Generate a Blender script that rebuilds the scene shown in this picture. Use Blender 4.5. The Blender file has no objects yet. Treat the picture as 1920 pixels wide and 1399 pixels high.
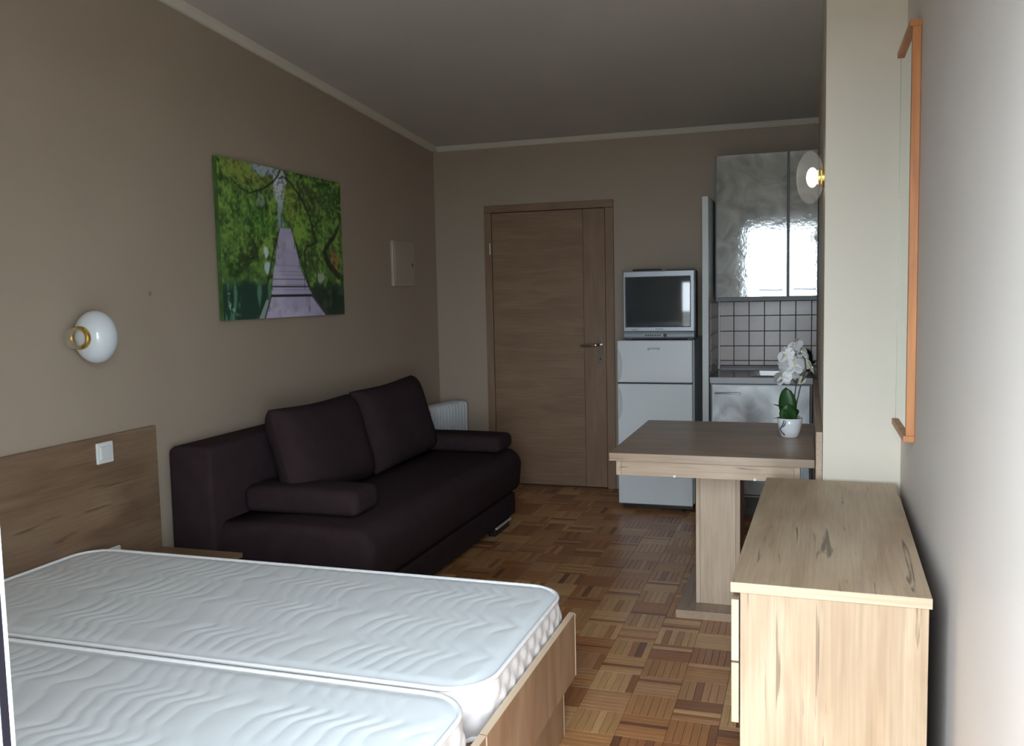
import bpy, bmesh, math, random
import numpy as np
from mathutils import Vector, Matrix, noise as mnoise

random.seed(7)
rng = np.random.default_rng(7)
SC = bpy.context.scene
COL = SC.collection

# ------------------------------------------------------------------ camera
F_PX, YAW, PITCH, ROLL = 1688.115, 0.31910, -0.08790, -0.02150
CAM = Vector((2.6490, -6.2690, 1.4102))
cyw, syw = math.cos(YAW), math.sin(YAW)
cpt, spt = math.cos(PITCH), math.sin(PITCH)
fwd = Vector((-syw * cpt, cyw * cpt, spt))
rgt = Vector((cyw, syw, 0.0))
upv = rgt.cross(fwd)
r2 = math.cos(ROLL) * rgt + math.sin(ROLL) * upv
u2 = -math.sin(ROLL) * rgt + math.cos(ROLL) * upv
cam_d = bpy.data.cameras.new('camera')
cam_d.sensor_fit = 'HORIZONTAL'
cam_d.sensor_width = 36.0
cam_d.lens = F_PX * 36.0 / 1920.0
cam_d.clip_start = 0.02
cam = bpy.data.objects.new('camera', cam_d)
COL.objects.link(cam)
rot = Matrix((r2, u2, -fwd)).transposed()
cam.matrix_world = Matrix.Translation(CAM) @ rot.to_4x4()
SC.camera = cam

# ------------------------------------------------------------------ world, exposure
W = bpy.data.worlds.new('overcast_sky')
SC.world = W
W.use_nodes = True
bg = W.node_tree.nodes['Background']
bg.inputs['Color'].default_value = (0.80, 0.91, 1.0, 1)
bg.inputs['Strength'].default_value = 14.0
SC.view_settings.view_transform = 'Standard'
SC.view_settings.look = 'None'
SC.view_settings.gamma = 1.0
SC.view_settings.use_curve_mapping = False
SC.view_settings.exposure = 0.48
SC.cycles.use_denoising = True
SC.cycles.max_bounces = 14
SC.cycles.diffuse_bounces = 10
SC.cycles.glossy_bounces = 6
SC.cycles.transparent_max_bounces = 12
SC.cycles.sample_clamp_indirect = 8.0
SC.cycles.caustics_reflective = False


def portal(name, x0, x1, z0, z1, y):
    l = bpy.data.lights.new(name, 'AREA')
    l.shape = 'RECTANGLE'
    l.size, l.size_y = x1 - x0, z1 - z0
    l.cycles.is_portal = True
    o = bpy.data.objects.new(name, l)
    COL.objects.link(o)
    o.location = ((x0 + x1) / 2, y, (z0 + z1) / 2)
    o.rotation_euler = (math.pi / 2, 0, 0)


# opening of the wall behind the camera: a balcony door
DOOR_X0, DOOR_X1, DOOR_Z1 = 1.88, 2.86, 2.18
portal('balcony_door_daylight', DOOR_X0, DOOR_X1, 0.02, DOOR_Z1, -5.90)

# ------------------------------------------------------------------ materials
MATS = {}


def lin(c):
    return tuple(((v / 255.0) / 12.92 if v <= 10.3 else ((v / 255.0 + 0.055) / 1.055) ** 2.4) for v in c) + (1.0,)


def new_mat(name):
    m = bpy.data.materials.new(name)
    m.use_nodes = True
    nt = m.node_tree
    return m, nt, nt.nodes['Principled BSDF']


def nd(nt, typ, **kw):
    n = nt.nodes.new(typ)
    for k, v in kw.items():
        setattr(n, k, v)
    return n


def plain(name, rgb, rough=0.5, metal=0.0, var=0.0, vscale=8.0, bump=0.0, bscale=60.0, coat=0.0, sheen=0.0, spec=None, stretch=(1, 1, 1)):
    if name in MATS:
        return MATS[name]
    m, nt, b = new_mat(name)
    c = lin(rgb)
    b.inputs['Roughness'].default_value = rough
    b.inputs['Metallic'].default_value = metal
    b.inputs['Coat Weight'].default_value = coat
    b.inputs['Sheen Weight'].default_value = sheen
    if spec is not None:
        b.inputs['Specular IOR Level'].default_value = spec
    tc = nd(nt, 'ShaderNodeTexCoord')
    mp = nd(nt, 'ShaderNodeMapping')
    mp.inputs['Scale'].default_value = stretch
    nt.links.new(tc.outputs['Object'], mp.inputs['Vector'])
    nz = nd(nt, 'ShaderNodeTexNoise')
    nz.inputs['Scale'].default_value = vscale
    nz.inputs['Detail'].default_value = 4
    nt.links.new(mp.outputs['Vector'], nz.inputs['Vector'])
    rp = nd(nt, 'ShaderNodeValToRGB')
    rp.color_ramp.elements[0].position = 0.3
    rp.color_ramp.elements[1].position = 0.7
    rp.color_ramp.elements[0].color = tuple(max(0, v * (1 - var)) for v in c[:3]) + (1,)
    rp.color_ramp.elements[1].color = tuple(min(1, v * (1 + var)) for v in c[:3]) + (1,)
    nt.links.new(nz.outputs['Fac'], rp.inputs['Fac'])
    nt.links.new(rp.outputs['Color'], b.inputs['Base Color'])
    if bump > 0:
        n2 = nd(nt, 'ShaderNodeTexNoise')
        n2.inputs['Scale'].default_value = bscale
        n2.inputs['Detail'].default_value = 3
        nt.links.new(mp.outputs['Vector'], n2.inputs['Vector'])
        bp = nd(nt, 'ShaderNodeBump')
        bp.inputs['Strength'].default_value = bump
        bp.inputs['Distance'].default_value = 0.002
        nt.links.new(n2.outputs['Fac'], bp.inputs['Height'])
        nt.links.new(bp.outputs['Normal'], b.inputs['Normal'])
    MATS[name] = m
    return m


def wood(name, light, dark, axis='Y', cracks=0.6, rough=0.45, grain=0.16, big=2.2, spec=0.5, thr=0.655):
    """laminate wood with soft tonal waves, fine grain and some dark cracks along one axis"""
    key = name + axis
    if key in MATS:
        return MATS[key]
    m, nt, b = new_mat(key)
    b.inputs['Roughness'].default_value = rough
    b.inputs['Specular IOR Level'].default_value = spec
    tc = nd(nt, 'ShaderNodeTexCoord')
    oi = nd(nt, 'ShaderNodeObjectInfo')
    vm = nd(nt, 'ShaderNodeVectorMath', operation='MULTIPLY_ADD')
    nt.links.new(oi.outputs['Random'], vm.inputs[0])
    vm.inputs[1].default_value = (7.3, 5.1, 3.7)
    nt.links.new(tc.outputs['Object'], vm.inputs[2])

    def mapped(along):
        mp = nd(nt, 'ShaderNodeMapping')
        s = [1.0, 1.0, 1.0]
        s['XYZ'.index(axis)] = along
        mp.inputs['Scale'].default_value = s
        nt.links.new(vm.outputs[0], mp.inputs['Vector'])
        return mp.outputs['Vector']

    def noise(vec, scale, detail=3, dist=0.0):
        n = nd(nt, 'ShaderNodeTexNoise')
        n.inputs['Scale'].default_value = scale
        n.inputs['Detail'].default_value = detail
        n.inputs['Distortion'].default_value = dist
        nt.links.new(vec, n.inputs['Vector'])
        return n.outputs['Fac']

    def ramp(fac, p0, p1, c0, c1):
        r = nd(nt, 'ShaderNodeValToRGB')
        r.color_ramp.elements[0].position = p0
        r.color_ramp.elements[1].position = p1
        r.color_ramp.elements[0].color = c0
        r.color_ramp.elements[1].color = c1
        nt.links.new(fac, r.inputs['Fac'])
        return r.outputs['Color']

    base = ramp(noise(mapped(0.22), big * 4, 3, 0.6), 0.32, 0.68, lin(dark), lin(light))
    g = ramp(noise(mapped(0.03), 130, 3), 0.3, 0.7, (1 - grain,) * 3 + (1,), (1 + grain * 0.35,) * 3 + (1,))
    mx = nd(nt, 'ShaderNodeMixRGB', blend_type='MULTIPLY')
    mx.inputs['Fac'].default_value = 1
    nt.links.new(base, mx.inputs['Color1'])
    nt.links.new(g, mx.inputs['Color2'])
    out = mx.outputs['Color']
    if cracks > 0:
        ck = ramp(noise(mapped(0.055), 40, 4, 1.2), thr, thr + 0.075, (1, 1, 1, 1), (1 - cracks, 1 - cracks * 1.02, 1 - cracks * 1.05, 1))
        m2 = nd(nt, 'ShaderNodeMixRGB', blend_type='MULTIPLY')
        m2.inputs['Fac'].default_value = 1
        nt.links.new(out, m2.inputs['Color1'])
        nt.links.new(ck, m2.inputs['Color2'])
        out = m2.outputs['Color']
    nt.links.new(out, b.inputs['Base Color'])
    bp = nd(nt, 'ShaderNodeBump')
    bp.inputs['Strength'].default_value = 0.06
    bp.inputs['Distance'].default_value = 0.001
    nt.links.new(g, bp.inputs['Height'])
    nt.links.new(bp.outputs['Normal'], b.inputs['Normal'])
    MATS[key] = m
    return m


OAK_L, OAK_D = (200, 178, 154), (176, 152, 128)
DOOR_L, DOOR_D = (152, 125, 100), (138, 110, 87)


def oak(axis='Y'):
    return wood('planked_oak_', OAK_L, OAK_D, axis)


def bed_wood(axis='Y'):
    return wood('bed_oak_', (172, 142, 114), (146, 114, 88), axis, cracks=0.3, big=3.0)


def door_wood(axis='X'):
    return wood('door_oak_', DOOR_L, DOOR_D, axis, cracks=0.0, grain=0.14, big=3.5, rough=0.5)


# ------------------------------------------------------------------ mesh helpers
def link_obj(name, me, mat, parent=None):
    o = bpy.data.objects.new(name, me)
    COL.objects.link(o)
    if mat is not None and len(me.materials) == 0:
        for mm in (mat if isinstance(mat, (list, tuple)) else [mat]):
            me.materials.append(mm)
    if parent is not None:
        o.parent = parent
    return o


def world_off(parent):
    off = Matrix.Identity(4)
    while parent is not None:
        off = parent.matrix_basis @ off
        parent = parent.parent
    return off


def obj(name, bm, mat, parent=None, smooth=False, local=False):
    """link a bmesh given in world coordinates (or in the parent's, local=True) as one object with its origin at its centre"""
    xs = [v.co for v in bm.verts]
    lo = Vector((min(c.x for c in xs), min(c.y for c in xs), min(c.z for c in xs)))
    hi = Vector((max(c.x for c in xs), max(c.y for c in xs), max(c.z for c in xs)))
    if parent is not None and not local:
        bm.transform(world_off(parent).inverted())
        xs = [v.co for v in bm.verts]
        lo = Vector((min(c.x for c in xs), min(c.y for c in xs), min(c.z for c in xs)))
        hi = Vector((max(c.x for c in xs), max(c.y for c in xs), max(c.z for c in xs)))
    cen = (lo + hi) / 2
    bmesh.ops.translate(bm, verts=bm.verts, vec=-cen)
    bmesh.ops.recalc_face_normals(bm, faces=bm.faces)
    me = bpy.data.meshes.new(name)
    bm.to_mesh(me)
    bm.free()
    if smooth:
        me.shade_smooth()
    o = link_obj(name, me, mat, parent)
    o.location = cen
    return o


def tag(o, label=None, cat=None, group=None, kind=None):
    if label:
        o['label'] = label
    if cat:
        o['category'] = cat
    if group:
        o['group'] = group
    if kind:
        o['kind'] = kind
    return o


def thing(name, label, cat, loc=(0, 0, 0), rz=0.0, group=None):
    o = bpy.data.objects.new(name, None)
    o.empty_display_size = 0.05
    COL.objects.link(o)
    o.location = loc
    o.rotation_euler = (0, 0, rz)
    tag(o, label, cat, group)
    return o


def box(x0, x1, y0, y1, z0, z1, bev=0.0, seg=2, bm=None):
    own = bm is None
    b = bmesh.new()
    bmesh.ops.create_cube(b, size=1.0)
    bmesh.ops.scale(b, verts=b.verts, vec=(x1 - x0, y1 - y0, z1 - z0))
    bmesh.ops.translate(b, verts=b.verts, vec=((x0 + x1) / 2, (y0 + y1) / 2, (z0 + z1) / 2))
    if bev > 0:
        bmesh.ops.bevel(b, geom=list(b.edges), offset=bev, segments=seg, profile=0.5, affect='EDGES')
    if own:
        return b
    merge(bm, b)
    return bm


def merge(a, b):
    me = bpy.data.meshes.new('tmp')
    b.to_mesh(me)
    b.free()
    a.from_mesh(me)
    bpy.data.meshes.remove(me)
    return a


def lathe(profile, axis_o=(0, 0, 0), axis='Z', seg=40):
    """profile: list of (r, h) along the axis; closed at r = 0 ends"""
    b = bmesh.new()
    rings = []
    for r, h in profile:
        if r < 1e-6:
            rings.append([b.verts.new((0, 0, h))])
        else:
            rings.append([b.verts.new((r * math.cos(2 * math.pi * i / seg), r * math.sin(2 * math.pi * i / seg), h)) for i in range(seg)])
    for A, B in zip(rings[:-1], rings[1:]):
        for i in range(seg):
            j = (i + 1) % seg
            if len(A) == 1 and len(B) == 1:
                continue
            if len(A) == 1:
                b.faces.new((A[0], B[i], B[j]))
            elif len(B) == 1:
                b.faces.new((A[i], A[j], B[0]))
            else:
                b.faces.new((A[i], A[j], B[j], B[i]))
    if axis == 'X':
        b.transform(Matrix.Rotation(math.pi / 2, 4, 'Y'))
    elif axis == 'Y':
        b.transform(Matrix.Rotation(-math.pi / 2, 4, 'X'))
    elif axis == '-Y':
        b.transform(Matrix.Rotation(math.pi / 2, 4, 'X'))
    b.transform(Matrix.Translation(axis_o))
    return b


def tube(pts, rad, seg=10, closed=False, bm=None):
    """round bar through points; rad may be a list"""
    b = bm or bmesh.new()
    P = [Vector(p) for p in pts]
    n = len(P)
    R = rad if isinstance(rad, (list, tuple)) else [rad] * n
    rings = []
    prev = None
    for i in range(n):
        if closed:
            t = (P[(i + 1) % n] - P[i - 1]).normalized()
        else:
            t = (P[min(i + 1, n - 1)] - P[max(i - 1, 0)]).normalized()
        if prev is None:
            a = Vector((0, 0, 1)) if abs(t.z) < 0.9 else Vector((1, 0, 0))
            nrm = (a - t * a.dot(t)).normalized()
        else:
            nrm = (prev - t * prev.dot(t)).normalized()
        prev = nrm
        bn = t.cross(nrm)
        rings.append([b.verts.new(P[i] + R[i] * (math.cos(2 * math.pi * k / seg) * nrm + math.sin(2 * math.pi * k / seg) * bn)) for k in range(seg)])
    rng_ = range(n) if closed else range(n - 1)
    for i in rng_:
        A, B = rings[i], rings[(i + 1) % n]
        for k in range(seg):
            j = (k + 1) % seg
            b.faces.new((A[k], A[j], B[j], B[k]))
    if not closed:
        b.faces.new(rings[0][::-1])
        b.faces.new(rings[-1])
    return b


def prism(poly, a0, a1, axis='Y', bev=0.0, seg=2):
    """polygon in the plane across the axis, extruded from a0 to a1"""
    b = bmesh.new()

    def mk(p, a):
        if axis == 'Y':
            return (p[0], a, p[1])
        if axis == 'X':
            return (a, p[0], p[1])
        return (p[0], p[1], a)
    A = [b.verts.new(mk(p, a0)) for p in poly]
    B = [b.verts.new(mk(p, a1)) for p in poly]
    fa = b.faces.new(A)
    fb = b.faces.new(B[::-1])
    n = len(poly)
    for i in range(n):
        j = (i + 1) % n
        b.faces.new((A[i], B[i], B[j], A[j]))
    bmesh.ops.recalc_face_normals(b, faces=b.faces)
    if bev > 0:
        es = list(set(list(fa.edges) + list(fb.edges)))
        bmesh.ops.bevel(b, geom=es, offset=bev, segments=seg, profile=0.5, affect='EDGES')
    return b


def arc(cx, cz, r, a0, a1, n=8):
    return [(cx + r * math.cos(math.radians(a0 + (a1 - a0) * i / n)), cz + r * math.sin(math.radians(a0 + (a1 - a0) * i / n))) for i in range(n + 1)]


def ellipsoid(c, rx, ry, rz, su=32, sv=20):
    b = bmesh.new()
    bmesh.ops.create_uvsphere(b, u_segments=su, v_segments=sv, radius=1.0)
    bmesh.ops.scale(b, verts=b.verts, vec=(rx, ry, rz))
    bmesh.ops.translate(b, verts=b.verts, vec=c)
    return b


def text_obj(name, body, size, mat, parent, origin, rot, depth=0.0006, shear=0.0):
    cu = bpy.data.curves.new('lettering', 'FONT')
    cu.body = body
    cu.size = size
    cu.extrude = depth
    cu.align_x = 'CENTER'
    cu.align_y = 'CENTER'
    cu.shear = shear
    tmp = bpy.data.objects.new('lettering', cu)
    COL.objects.link(tmp)
    dg = bpy.context.evaluated_depsgraph_get()
    me = bpy.data.meshes.new_from_object(tmp.evaluated_get(dg))
    bpy.data.objects.remove(tmp)
    me.name = name
    me.materials.clear()
    o = link_obj(name, me, mat, parent)
    mw = Matrix.Translation(origin) @ rot.to_4x4()
    o.matrix_basis = world_off(parent).inverted() @ mw if parent else mw
    return o


# ------------------------------------------------------------------ the setting
XR = 2.97          # right wall
XP, YP = 2.703, -2.76   # partition: left face and end
YW = -5.62         # inner face of the window wall


def cb(y):         # lower edge of the cornice: the ceiling rises towards the windows
    return 2.4614 - 0.0778 * y


def ceil_z(y):
    return cb(y) + 0.036


def top_follow(bm, zmin=2.3):
    for v in bm.verts:
        if v.co.z > zmin:
            v.co.z = ceil_z(v.co.y) + 0.02
    return bm


def wall_paint(name, rgb, spots=()):
    m, nt, b = new_mat(name)
    b.inputs['Roughness'].default_value = 0.55
    b.inputs['Specular IOR Level'].default_value = 0.3
    g = nd(nt, 'ShaderNodeNewGeometry')
    nz = nd(nt, 'ShaderNodeTexNoise')
    nz.inputs['Scale'].default_value = 1.7
    nz.inputs['Detail'].default_value = 5
    nt.links.new(g.outputs['Position'], nz.inputs['Vector'])
    rp = nd(nt, 'ShaderNodeValToRGB')
    c = lin(rgb)
    rp.color_ramp.elements[0].position = 0.3
    rp.color_ramp.elements[1].position = 0.7
    rp.color_ramp.elements[0].color = tuple(v * 0.965 for v in c[:3]) + (1,)
    rp.color_ramp.elements[1].color = tuple(v * 1.03 for v in c[:3]) + (1,)
    nt.links.new(nz.outputs['Fac'], rp.inputs['Fac'])
    out = rp.outputs['Color']
    for (p, r, col) in spots:          # small filled patch on the wall
        d = nd(nt, 'ShaderNodeVectorMath', operation='DISTANCE')
        nt.links.new(g.outputs['Position'], d.inputs[0])
        d.inputs[1].default_value = p
        mr = nd(nt, 'ShaderNodeMapRange')
        mr.inputs['From Min'].default_value = r * 0.6
        mr.inputs['From Max'].default_value = r
        mr.inputs['To Min'].default_value = 0.7
        mr.inputs['To Max'].default_value = 0.0
        nt.links.new(d.outputs['Value'], mr.inputs['Value'])
        mx = nd(nt, 'ShaderNodeMixRGB')
        nt.links.new(mr.outputs['Result'], mx.inputs['Fac'])
        nt.links.new(out, mx.inputs['Color1'])
        mx.inputs['Color2'].default_value = lin(col)
        out = mx.outputs['Color']
    nt.links.new(out, b.inputs['Base Color'])
    n2 = nd(nt, 'ShaderNodeTexNoise')
    n2.inputs['Scale'].default_value = 220
    n2.inputs['Detail'].default_value = 2
    nt.links.new(g.outputs['Position'], n2.inputs['Vector'])
    bp = nd(nt, 'ShaderNodeBump')
    bp.inputs['Strength'].default_value = 0.12
    bp.inputs['Distance'].default_value = 0.001
    nt.links.new(n2.outputs['Fac'], bp.inputs['Height'])
    nt.links.new(bp.outputs['Normal'], b.inputs['Normal'])
    return m


PAINT_BEIGE = wall_paint('wall_paint_beige', (175, 161, 145), [((0, -3.112, 1.443), 0.013, (138, 122, 104))])
PAINT_CREAM = wall_paint('wall_paint_cream', (220, 212, 197))
PAINT_RIGHT = wall_paint('wall_paint_pale', (213, 208, 203))
PAINT_CEIL = wall_paint('ceiling_paint', (214, 213, 210))
WHITE_TRIM = plain('cornice_white', (226, 222, 210), 0.6, var=0.02)


def struct(name, bm, mat):
    return tag(obj(name, bm, mat), kind='structure')


struct('wall_left', top_follow(box(-0.14, 0.0, -5.90, 0.14, -0.02, 2.5)), PAINT_BEIGE)
# back wall with the opening of the inner door
wb = box(0.0, 0.40, 0.0, 0.14, -0.02, 2.5)
box(1.342, 3.12, 0.0, 0.14, -0.02, 2.5, bm=wb)
box(0.40, 1.342, 0.0, 0.14, 2.04, 2.5, bm=wb)
wall_back = struct('wall_back', top_follow(wb), PAINT_BEIGE)
struct('door_light_block', box(0.2, 1.6, 0.141, 0.2, -0.02, 2.3), PAINT_BEIGE)  # unseen panel added behind the inner door to block light leaking through its gaps
struct('wall_partition', top_follow(box(XP, XR, YP, 0.0, -0.02, 2.5)), PAINT_CREAM)
struct('wall_right', top_follow(box(XR, XR + 0.15, -5.90, 0.0, -0.02, 2.5)), PAINT_RIGHT)
# window wall behind the camera
ww = box(0.0, DOOR_X0, -5.90, YW, -0.02, 2.5)
box(DOOR_X0, DOOR_X1, -5.90, YW, DOOR_Z1, 2.5, bm=ww)
box(DOOR_X1, XR, -5.90, YW, -0.02, 2.5, bm=ww)
struct('wall_window_side', top_follow(ww), PAINT_CREAM)
# sloping ceiling
bm = bmesh.new()
vs = []
for (x, y) in ((-0.14, -5.92), (3.12, -5.92), (3.12, 0.14), (-0.14, 0.14)):
    vs.append((bm.verts.new((x, y, ceil_z(y))), bm.verts.new((x, y, ceil_z(y) + 0.12))))
bm.faces.new([a for a, _ in vs][::-1])
bm.faces.new([b for _, b in vs])
for i in range(4):
    j = (i + 1) % 4
    bm.faces.new((vs[i][0], vs[j][0], vs[j][1], vs[i][1]))
struct('ceiling', bm, PAINT_CEIL)
# cornices: a small cove profile along the left wall and the back wall
def cornice_profile(s):
    return [(0.0, 0.036), (0.0, 0.0), (0.012, 0.002), (0.020, 0.010), (0.026, 0.020), (0.036, 0.030), (0.038, 0.036)]
bm = bmesh.new()
ra = [bm.verts.new((x, -5.61, cb(-5.61) + z)) for x, z in cornice_profile(1)]
rb = [bm.verts.new((x, -0.001, cb(0) + z)) for x, z in cornice_profile(1)]
for i in range(len(ra)):
    j = (i + 1) % len(ra)
    bm.faces.new((ra[i], ra[j], rb[j], rb[i]))
bm.faces.new(ra); bm.faces.new(rb[::-1])
struct('trim_1', bm, WHITE_TRIM)
struct('trim_2', prism([(-x, cb(0) + z) for x, z in cornice_profile(1)], 0.036, XP, 'X'), WHITE_TRIM)

# balcony outside, and an unseen ground added to cut sky light from below
CONC = plain('concrete', (150, 148, 142), 0.9, var=0.12, vscale=5)
struct('floor_balcony', box(-0.3, 3.4, -7.3, -5.90, -0.2, -0.03), CONC)
struct('unseen_ground', box(-70, 70, -110, -7.4, -8.2, -8.0), plain('ground_grey', (118, 116, 110), 0.95, var=0.35, vscale=0.4))

# floor: mosaic parquet, 157 mm blocks of six strips each
PITCH_B, NF = 0.157, 6
sl = PITCH_B / NF
struct_floor = struct('floor', box(-0.14, XR + 0.15, -5.90, 0.20, -0.10, -0.0035), plain('parquet_joint', (62, 42, 26), 0.7))


def strip_mesh(name, L, w):
    b = bmesh.new()
    g = 0.00045
    hx, hy = L / 2 - g, w / 2 - g
    lo = [b.verts.new((sx * hx, sy * hy, -0.0035)) for sx, sy in ((-1, -1), (1, -1), (1, 1), (-1, 1))]
    mi = [b.verts.new((sx * hx, sy * hy, -0.0006)) for sx, sy in ((-1, -1), (1, -1), (1, 1), (-1, 1))]
    tp = [b.verts.new((sx * (hx - 0.0006), sy * (hy - 0.0006), 0.0)) for sx, sy in ((-1, -1), (1, -1), (1, 1), (-1, 1))]
    for A, B in ((lo, mi), (mi, tp)):
        for i in range(4):
            j = (i + 1) % 4
            b.faces.new((A[i], A[j], B[j], B[i]))
    b.faces.new(tp)
    me = bpy.data.meshes.new(name)
    b.to_mesh(me)
    b.free()
    return me


def parquet_mat(name, from_attr):
    m, nt, b = new_mat(name)
    b.inputs['Roughness'].default_value = 0.30
    b.inputs['Specular IOR Level'].default_value = 0.55
    tc = nd(nt, 'ShaderNodeTexCoord')
    mp = nd(nt, 'ShaderNodeMapping')
    mp.inputs['Scale'].default_value = (1, 1, 1) if from_attr else (0.06, 1, 1)
    oi = nd(nt, 'ShaderNodeObjectInfo')
    vm = nd(nt, 'ShaderNodeVectorMath', operation='MULTIPLY_ADD')
    nt.links.new(oi.outputs['Random'], vm.inputs[0])
    vm.inputs[1].default_value = (0, 9, 5)
    nt.links.new(tc.outputs['Object'], vm.inputs[2])
    nt.links.new(vm.outputs[0], mp.inputs['Vector'])
    nz = nd(nt, 'ShaderNodeTexNoise')
    nz.inputs['Scale'].default_value = 230 if not from_attr else 60
    nz.inputs['Detail'].default_value = 3
    nt.links.new(mp.outputs['Vector'], nz.inputs['Vector'])
    rp = nd(nt, 'ShaderNodeValToRGB')
    rp.color_ramp.elements[0].position = 0.3
    rp.color_ramp.elements[1].position = 0.7
    k = 0.80 if not from_attr else 0.9
    rp.color_ramp.elements[0].color = (k, k * 0.97, k * 0.94, 1)
    rp.color_ramp.elements[1].color = (1.08, 1.06, 1.04, 1)
    nt.links.new(nz.outputs['Fac'], rp.inputs['Fac'])
    mx = nd(nt, 'ShaderNodeMixRGB', blend_type='MULTIPLY')
    mx.inputs['Fac'].default_value = 1
    if from_attr:
        at = nd(nt, 'ShaderNodeAttribute', attribute_name='strip_colour')
        nt.links.new(at.outputs['Color'], mx.inputs['Color1'])
    else:
        nt.links.new(oi.outputs['Color'], mx.inputs['Color1'])
    nt.links.new(rp.outputs['Color'], mx.inputs['Color2'])
    nt.links.new(mx.outputs['Color'], b.inputs['Base Color'])
    return m


PAR_O, PAR_A = parquet_mat('parquet_strip_wood', False), parquet_mat('parquet_strip_wood_far', True)
TONES = [(176, 128, 84), (168, 118, 76), (188, 144, 98), (160, 108, 70), (150, 100, 66), (196, 156, 112), (178, 134, 96), (134, 90, 62), (120, 80, 58), (172, 120, 70)]
strips = []
foot = [(0.0, 1.93, -5.3, -3.6), (2.50, 2.95, -4.08, -2.8), (0.0, 0.9, -3.05, -1.0), (1.49, 1.96, -0.6, 0), (2.12, 2.43, -2.44, -1.9), (2.08, 2.70, -0.55, 0)]
i0, i1 = math.floor((0.0 - 2.069) / PITCH_B), math.ceil((XR - 2.069) / PITCH_B)
j0, j1 = math.floor((YW + 3.24) / PITCH_B), math.ceil((0 + 3.24) / PITCH_B)
for i in range(i0, i1):
    for j in range(j0, j1):
        bx, by = 2.069 + i * PITCH_B, -3.24 + j * PITCH_B
        along_x = (i + j) % 2 == 0
        tone_b = random.choice(TONES[:7])
        for k in range(NF):
            o = (k + 0.5) * sl
            cx, cyy = (bx + PITCH_B / 2, by + o) if along_x else (bx + o, by + PITCH_B / 2)
            hx, hy = (PITCH_B / 2, sl / 2) if along_x else (sl / 2, PITCH_B / 2)
            if cx - hx < -0.001 or cx + hx > XR + 0.001 or cyy - hy < YW or cyy - hy > 0.0:
                continue
            if XP + 0.01 < cx and cyy > YP:
                continue
            t = random.choice(TONES) if random.random() < 0.30 else tone_b
            f_ = random.uniform(0.96, 1.14)
            col = tuple(v * f_ for v in lin(t)[:3])
            d = Vector((cx, cyy, 0)) - CAM
            z = d.dot(fwd)
            u_, v_ = 960 + F_PX * d.dot(r2) / z, 699.5 - F_PX * d.dot(u2) / z
            vis = z > 0 and 0 < u_ < 1920 and v_ < 1405 and not any(a - 0.01 < cx < b_ + 0.01 and c - 0.01 < cyy < d_ + 0.01 for a, b_, c, d_ in foot) and cx > 0.9
            strips.append((z if vis else 99, cx, cyy, along_x, col))
strips.sort(key=lambda s: s[0])
ME_STRIP = strip_mesh('parquet_strip', PITCH_B, sl)
ME_STRIP.materials.append(PAR_O)
fl_off = world_off(struct_floor).inverted()
for (z, cx, cyy, ax, col) in strips[:300]:
    o = bpy.data.objects.new('parquet_strip', ME_STRIP)
    COL.objects.link(o)
    o.parent = struct_floor
    o.location = fl_off @ Vector((cx, cyy, random.uniform(-0.0002, 0.0)))
    o.rotation_euler = (0, 0, 0 if ax else math.pi / 2)
    o.color = col + (1,)
V, Fc, Cc = [], [], []
base = [Vector(v.co) for v in ME_STRIP.vertices]
polys = [tuple(p.vertices) for p in ME_STRIP.polygons]
for (z, cx, cyy, ax, col) in strips[300:]:
    n0 = len(V)
    for c in base:
        x, y = (c.x, c.y) if ax else (-c.y, c.x)
        V.append((cx + x, cyy + y, c.z))
        Cc.append(col + (1,))
    Fc += [tuple(n0 + q for q in p) for p in polys]
me = bpy.data.meshes.new('parquet_field')
me.from_pydata(V, [], Fc)
ca = me.color_attributes.new('strip_colour', 'FLOAT_COLOR', 'POINT')
ca.data.foreach_set('color', np.array(Cc, dtype=np.float32).ravel())
o = link_obj('parquet_field', me, PAR_A, struct_floor)
o.matrix_basis = fl_off
tag(o, kind='stuff')

# ------------------------------------------------------------------ balcony door frame and window behind the camera
PVC = plain('white_pvc', (240, 242, 245), 0.3, var=0.01)
GASKET = plain('black_rubber', (18, 16, 24), 0.7, spec=0.2)
STEEL = plain('brushed_steel', (190, 192, 194), 0.28, metal=1.0, var=0.04, vscale=40)
CHROME = plain('chrome', (214, 216, 220), 0.12, metal=1.0)
w1 = thing('window_1', None, None, (DOOR_X0, -5.70, 0))
tag(w1, kind='structure')
obj('door_jamb', box(1.88, 1.951, -5.72, -5.65, 0.0, 2.18, 0.003), PVC, w1)
obj('gasket', box(1.9505, 1.9520, -5.6655, -5.6572, 0.02, 2.11), GASKET, w1)
obj('door_jamb', box(2.79, 2.86, -5.72, -5.65, 0.0, 2.18, 0.003), PVC, w1)
obj('gasket', box(2.789, 2.7905, -5.6655, -5.6572, 0.02, 2.11), GASKET, w1)
obj('door_head', box(1.951, 2.79, -5.72, -5.65, 2.11, 2.18, 0.003), PVC, w1)
obj('threshold', box(1.951, 2.79, -5.74, -5.63, -0.002, 0.02, 0.003), STEEL, w1)
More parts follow.
